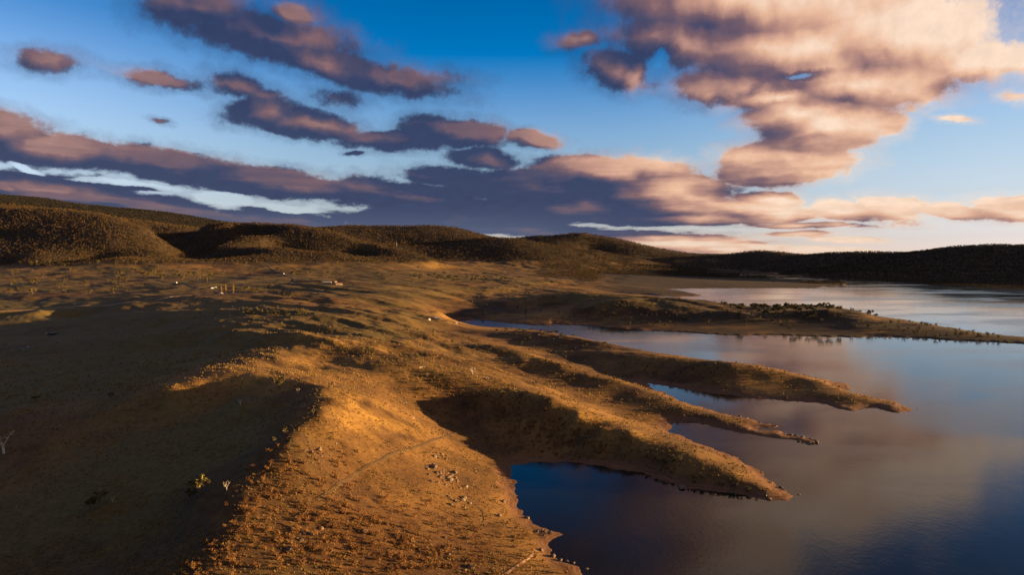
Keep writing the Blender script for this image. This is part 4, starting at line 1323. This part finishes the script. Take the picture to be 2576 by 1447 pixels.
RZ = [
    ('pale boulder in the slope outcrop', 'boulders of the slope outcrop', 1.15, spots([(1098, 1170, 14, 16, 30), (1125, 1205, 17, 14, 30), (1150, 1262, 20, 12, 14), (1180, 1222, 14, 8, 8)], 801)),
    ('pale boulder among the slope shrubs', 'boulders among the shrubs', 0.8, spots([(800, 1140, 18, 14, 22), (760, 1165, 25, 10, 10), (740, 1350, 35, 18, 18), (820, 1320, 40, 25, 12), (1150, 1400, 60, 30, 10), (900, 1250, 60, 20, 6)], 802)),
    ('small boulder on the stony point', 'boulders of the stony point', 0.5, spots([(1385, 1341, 18, 5, 46), (1350, 1335, 10, 4, 10)], 803, 0.15)),
    ('boulder on the narrow middle spit', 'boulders of the narrow middle spit', 1.1, along(sidx(1996, 1108), sidx(1977, 1093), 34, 1.0, 804) + along(sidx(1951, 1078), sidx(1808, 1038), 22, 1.2, 805)),
    ('boulder fringing the first spit', 'boulders of the first spit', 1.05, along(sidx(1827, 1241), sidx(1864, 1157), 44, 1.3, 806) + along(sidx(1864, 1157), sidx(1733, 1107), 16, 1.5, 807)),
    ('boulder on the long farther spit', 'boulders of the long farther spit', 1.5, along(sidx(2199, 1026), sidx(2151, 990), 22, 1.2, 808)),
    ('boulder in the lower left shade', 'boulders in the lower left shade', 0.7, spots([(155, 1370, 22, 12, 26), (120, 1432, 14, 6, 12), (245, 1432, 8, 3, 6), (30, 1170, 18, 8, 8)], 809)),
    ('boulder under the shaded crest', 'boulders under the crest', 0.6, spots([(770, 990, 22, 7, 14)], 810)),
    ('pale boulder on the sunlit crest', 'boulders along the crest of the first spit', 0.7, spots([(1270, 968, 40, 7, 14), (1060, 918, 12, 8, 10), (940, 882, 18, 3, 8), (1690, 1128, 25, 6, 8)], 811)),
]
nrk = 0
for lb, gp, sc, ps in RZ:
    for p_ in ps:
        s_ = 0.72 * sc * math.exp(rg.normal() * 0.42)
        if nrk >= 285:
            break
        nrk += 1
        o = link('boulder', ROCKS[rg.randint(8)], None)
        o.location = (p_[0], p_[1], max(p_[2], -0.1) + s_ * 0.02)
        o.rotation_euler = (rg.uniform(-.3, .3), rg.uniform(-.3, .3), rg.uniform(0, 6.28))
        o.scale = (s_,) * 3
        tag(o, lb, 'boulder', gp)
        member(o, lb, gp, p_)
LONE = [
    (1715, 1229, 2.6, 'large bright boulder at the waterline under the dark bank of the first spit'),
    (1267, 1265, 1.5, 'white boulder lying alone on the grass above the bay shore'),
    (1257, 1300, 1.3, 'pale boulder lower down the grass above the bay shore'),
    (1324, 1306, 1.3, 'boulder at the waterline where the bay shore bends'),
    (803, 1136, 1.6, 'brightest round boulder left of the track on the slope'),
    (730, 1385, 1.5, 'rounded orange-lit boulder at the bottom of the slope'),
    (1185, 1428, 1.7, 'jagged pale boulder near the bottom edge'),
    (1475, 1433, 1.1, 'outermost boulder standing in the water at the bottom edge'),
    (1443, 1418, 1.0, 'pair-leading boulder standing in the water off the stony shore'),
    (1426, 1413, 0.9, 'low boulder awash off the stony shore'),
    (1410, 1412, 1.2, 'flat boulder awash close to the stony shore'),
    (1390, 1402, 1.4, 'boulder on the corner of the stony shore'),
    (1360, 1386, 1.3, 'lit boulder at the foot of the banded beach'),
    (2010, 1246, 0.9, 'small boulder standing in the lake off the first spit'),
    (2308, 1030, 0.9, 'small boulder standing in the lake off the long farther spit'),
]
for px, py, s_, lb in LONE:
    d_ = hit(px, py)
    x_, y_ = (d_[0], d_[1]) if d_ is not None else onz(px, py, 0)[:2]
    o = link('boulder', ROCKS[rg.randint(8)], None)
    o.location = (x_, y_, max(float(height(x_, y_)), -0.35) + s_ * 0.15)
    o.rotation_euler = (rg.uniform(-.3, .3), rg.uniform(-.3, .3), rg.uniform(0, 6.28))
    o.scale = (s_,) * 3
    tag(o, lb, 'boulder')

# fallen timber
def fallen(seed):
    rg_ = np.random.RandomState(seed)
    mb = MB()
    mb.tube([(-3, 0, .2), (0, .2, .35), (3, -.1, .5)], [.26, .2, .1], 6)
    for k_ in range(4):
        x_ = rg_.uniform(-1, 2.6)
        mb.tube([(x_, 0, .3), (x_ + .8, rg_.normal() * .8, .6 + rg_.rand() * .5), (x_ + 1.4, rg_.normal() * 1.4, .5 + rg_.rand())], [.09, .06, .02], 4)
    return mb.mesh('fallen_log', M_dead)


for px, py, s_, lb in ((1225, 955, 1.2, 'bleached fallen trunk on the sunlit crest right of the bare white tree'), (1063, 925, 1.0, 'bleached fallen trunk at the head of the dark gully'),
                       (1040, 1055, .8, 'fallen branch on the slope above the track'), (1200, 950, .8, 'shorter fallen branch at the foot of the bare white tree'),
                       (1018, 1015, .9, 'dark fallen trunk at the edge of the gully shade')):
    p_ = hit(px, py)
    o = link('fallen_log', fallen(int(px)), None)
    o.location = p_
    o.rotation_euler = (0, 0, rg.uniform(0, 3))
    o.scale = (s_,) * 3
    tag(o, lb, 'fallen log')

# ------------------------------------------------------------------ roads and tracks, laid on the ground
def ribbon(name, line, width, mat, lift=0.12):
    w3 = [hit(x_, y_) for x_, y_ in line]
    w3 = np.array([p_[:2] for p_ in w3 if p_ is not None])
    seg = np.hypot(*np.diff(w3, axis=0).T)
    s_ = np.concatenate([[0], np.cumsum(seg)])
    n_ = int(s_[-1] / (width * 0.5)) + 4
    tt = np.linspace(0, s_[-1], n_)
    x_, y_ = np.interp(tt, s_, w3[:, 0]), np.interp(tt, s_, w3[:, 1])
    kk = np.ones(9) / 9
    xs_ = np.convolve(np.pad(x_, 4, 'edge'), kk, 'valid')
    ys_ = np.convolve(np.pad(y_, 4, 'edge'), kk, 'valid')
    dx_, dy_ = np.gradient(xs_), np.gradient(ys_)
    L_ = np.hypot(dx_, dy_) + 1e-6
    nx_, ny_ = -dy_ / L_, dx_ / L_
    wob = 1 + 0.2 * perlin(tt / 6.0, tt * 0 + 3.3, 5)
    off = np.linspace(-0.5, 0.5, 7)
    X_ = xs_[:, None] + nx_[:, None] * off[None] * width * wob[:, None]
    Y_ = ys_[:, None] + ny_[:, None] * off[None] * width * wob[:, None]
    Z_ = height(X_, Y_) + lift
    Z_[:, 0] -= lift + 0.25
    Z_[:, -1] -= lift + 0.25
    return tag(link(name, grid_mesh(name, X_, Y_, Z_), mat), kind='structure')


ribbon('gravel_road', [(-30, 786), (60, 781), (134, 776), (285, 767), (403, 755), (436, 746), (500, 741.5), (554, 739.5), (638, 740), (700, 741)], 7, M_road, 0.25)
ribbon('farm_road', [(380, 704), (443, 714), (480, 722), (544, 734.5), (560, 738)], 8, M_asph, 0.25)
ribbon('curving_road', [(672, 668), (678, 674), (695, 684), (720, 693), (739, 702), (738, 709), (725, 716), (700, 719)], 11, M_asph, 0.3)
ribbon('farm_lane', [(838, 722), (812, 728), (800, 740), (900, 757), (1000, 790), (1080, 812)], 3.5, M_track, 0.15)
ribbon('dirt_track', [(1150, 1089), (1110, 1102), (1070, 1118), (1035, 1129), (1000, 1138), (960, 1158), (925, 1175), (895, 1190), (860, 1214), (830, 1240), (790, 1262)], 2.6, M_track, 0.10)
ribbon('shore_track', [(1345, 1392), (1330, 1405), (1300, 1425), (1270, 1447)], 1.8, M_road, 0.08)
ribbon('loop_track', [(1160, 1262), (1195, 1270), (1215, 1290), (1218, 1312), (1205, 1335), (1190, 1348)], 0.9, M_track, 0.07)

# ------------------------------------------------------------------ farm buildings
M_wall = simple_mat('weatherboard', [(.2475, .1980, .1485), (.3190, .2640, .2035), (.3630, .3135, .2530)], 0.6)
M_roof = simple_mat('rusted_iron', [(.1120, .0420, .0210), (.1820, .0770, .0385), (.2380, .1190, .0630)], 0.4)
M_iron = simple_mat('bright_iron', [(.3500, .3360, .3080), (.4340, .4200, .3920), (.4900, .4760, .4480)], 0.4, rough=0.5)
M_pane = simple_mat('window_glass', [(.02, .025, .03), (.03, .035, .04)], 1.0, rough=0.1, spec=0.5)
M_white = simple_mat('white_paint', [(.74, .73, .70), (.80, .79, .77)], 1.0, rough=0.35, spec=0.5)
M_tyre = simple_mat('tyre_rubber', [(.015, .015, .015), (.03, .03, .03)], 2.0)


def house(name, label, cat, px, py, L_, W_, Hh, rot, wall, roof, chimney=True, win=3):
    p_ = hit(px, py)
    r_ = thing(name, label, cat, (p_[0], p_[1], p_[2] - 0.2), rot)
    mb = MB()
    l2, w2 = L_ / 2, W_ / 2
    rh = Hh + W_ * 0.28
    mb.add([(-l2, -w2, -1), (l2, -w2, -1), (l2, w2, -1), (-l2, w2, -1), (-l2, -w2, Hh), (l2, -w2, Hh), (l2, w2, Hh), (-l2, w2, Hh), (-l2, 0, rh), (l2, 0, rh)],
           [(0, 1, 5, 4), (1, 2, 6, 9, 5), (2, 3, 7, 6), (3, 0, 4, 8, 7)])
    link('wall', mb.mesh('wall', wall), None, r_)
    rb = MB()
    e_, t_ = 0.5, 0.18
    for s_ in (-1, 1):
        yo, zo = s_ * (w2 + e_), Hh - e_ * 0.56
        rb.add([(-l2 - e_, yo, zo + .03), (l2 + e_, yo, zo + .03), (l2 + e_, 0, rh + .03), (-l2 - e_, 0, rh + .03),
                (-l2 - e_, yo, zo + t_), (l2 + e_, yo, zo + t_), (l2 + e_, 0, rh + t_), (-l2 - e_, 0, rh + t_)],
               [(0, 1, 2, 3), (4, 7, 6, 5), (0, 4, 5, 1), (1, 5, 6, 2), (0, 3, 7, 4)])
    rf = link('roof', rb.mesh('roof', roof), None, r_)
    if chimney:
        cb = MB()
        cb.box(-l2 * .5 - .4, -l2 * .5 + .4, .4, 1.2, Hh, rh + 1.1)
        link('chimney', cb.mesh('chimney', M_roof), None, rf)
    for k_ in range(win):
        x_ = -l2 + L_ * (k_ + 0.5) / win
        wb_ = MB()
        if k_ == win // 2:
            wb_.box(x_ - .5, x_ + .5, -w2 - .06, -w2 + .02, 0, 2.1)
            link('door', wb_.mesh('door', M_roof), None, r_)
        else:
            wb_.box(x_ - .7, x_ + .7, -w2 - .05, -w2 + .02, .9, 2.1)
            link('window', wb_.mesh('window', M_pane), None, r_)
    return r_


house('farmhouse', 'orange-lit farmhouse with a rusty roof at the end of the farm lane', 'house', 853, 717, 16, 9, 3.4, 0.35, M_wall, M_roof)
house('shed', 'long low shed left of the farmhouse', 'shed', 823, 713, 20, 6, 3.0, 0.1, M_wall, M_iron, False, 1)
house('shed', 'small shed at the back of the farmhouse', 'shed', 843, 712, 8, 6, 3.0, 1.1, M_wall, M_roof, False, 1)
house('cottage', 'small cottage with a bright roof near the head of the lake arm', 'house', 1100, 803.5, 7, 4.5, 2.4, 0.1, M_wall, M_iron)
house('shed', 'bright little shed left of the small cottage', 'shed', 1080, 806, 2.5, 2.2, 2.0, 0.6, M_white, M_iron, False, 1)
house('shed', 'brown shed between the small cottage and the water', 'shed', 1124, 810, 5, 3, 2.0, 0.2, M_wall, M_roof, False, 1)
house('shed', 'pale hut lowest beside the head of the lake arm', 'shed', 1148, 815.5, 2.2, 2, 2.0, 0.4, M_wall, M_iron, False, 1)


def vehicle(px, py, rot, label):
    p_ = hit(px, py)
    r_ = thing('farm_truck', label, 'truck', (p_[0], p_[1], p_[2] + .25), rot, 1.25)
    b_ = MB()
    b_.box(-2.6, 1.2, -.95, .95, .5, 1.25)
    b_.box(1.2, 2.5, -.9, .9, .5, 1.15)
    link('body', b_.mesh('body', M_white), None, r_)
    c_ = MB()
    c_.add([(-.6, -.9, 1.26), (1.5, -.9, 1.26), (1.5, .9, 1.26), (-.6, .9, 1.26), (-.4, -.8, 2.0), (.8, -.8, 2.0), (.8, .8, 2.0), (-.4, .8, 2.0)],
           [(0, 1, 5, 4), (1, 2, 6, 5), (2, 3, 7, 6), (3, 0, 4, 7), (4, 5, 6, 7)])
    link('cab', c_.mesh('cab', M_white), None, r_)
    for x_ in (-1.7, 1.6):
        for y_ in (-.95, .95):
            w_ = MB()
            w_.tube([(x_, y_ - .12, .42), (x_, y_ + .12, .42)], [.42, .42], 10)
            link('wheel', w_.mesh('wheel', M_tyre), None, r_)


vehicle(534, 727, 0.6, 'white truck parked above the road junction, left of two')
vehicle(542, 725, 0.2, 'white truck parked above the road junction, right of two')
vehicle(556, 740, 0.1, 'white truck on the road at the foot of the poplars')
vehicle(443, 713, -0.5, 'white truck on the upper farm road')
vehicle(713, 690, -0.5, 'white truck on the curving road')

# mast and hut on the far hill
p_ = hit(998, 622)
if p_ is not None:
    r_ = thing('radio_mast', 'slender mast standing on the shoulder of the forested hill', 'mast', tuple(p_))
    mb = MB()
    for a_ in range(3):
        t_ = a_ * 2.094
        mb.tube([(1.6 * math.cos(t_), 1.6 * math.sin(t_), -1), (.5 * math.cos(t_), .5 * math.sin(t_), 32)], [.28, .16], 4)
    for z_ in range(0, 32, 3):
        r0, r1 = 1.6 - z_ * .034, 1.6 - (z_ + 3) * .034
        for a_ in range(3):
            t0, t1 = a_ * 2.094, (a_ + 1) * 2.094
            mb.tube([(r0 * math.cos(t0), r0 * math.sin(t0), z_), (r1 * math.cos(t1), r1 * math.sin(t1), z_ + 3)], [.1, .1], 3)
    link('tower', mb.mesh('tower', M_iron), None, r_)
    mb = MB()
    mb.tube([(0, 0, 31.5), (0, 0, 36)], [.2, .08], 4)
    mb.box(-.9, .9, -.9, .9, 30.6, 31.4)
    link('antenna', mb.mesh('antenna', M_iron), None, r_)
    house('hut', 'tiny white hut on the hill right of the mast', 'hut', 1012, 625, 9, 6, 3, 0.2, M_white, M_iron, False, 1)

# pools in the boggy floor of the basin
for k_, (px, py, a_, b_) in enumerate([(12, 868, 3.0, 1.2), (80, 872, 2.5, 1.4), (33, 881, 2.6, .9), (56, 880, 2.2, .8), (133, 842, 4.6, 1.7), (200, 837, 3, .8)]):
    p_ = hit(px, py)
    th = np.linspace(0, 2 * math.pi, 19)[:-1]
    wob = 1 + 0.25 * np.sin(th * 3 + k_) + 0.15 * np.sin(th * 5 + 2 * k_)
    vx, vy = p_[0] + a_ * np.cos(th) * wob, p_[1] + b_ * 3 * np.sin(th) * wob
    zt = float(height(vx, vy).max()) + 0.03
    mb = MB()
    mb.add([(x_, y_, zt) for x_, y_ in zip(vx, vy)] + [(x_ * 1 + (x_ - p_[0]) * .5, y_ + (y_ - p_[1]) * .5, zt - 1.2) for x_, y_ in zip(vx, vy)],
           [tuple(range(18))] + [(i, 18 + i, 18 + (i + 1) % 18, (i + 1) % 18) for i in range(18)])
    tag(link('pool_water', mb.mesh('pool_water', wm), None), kind='structure')

name_members()
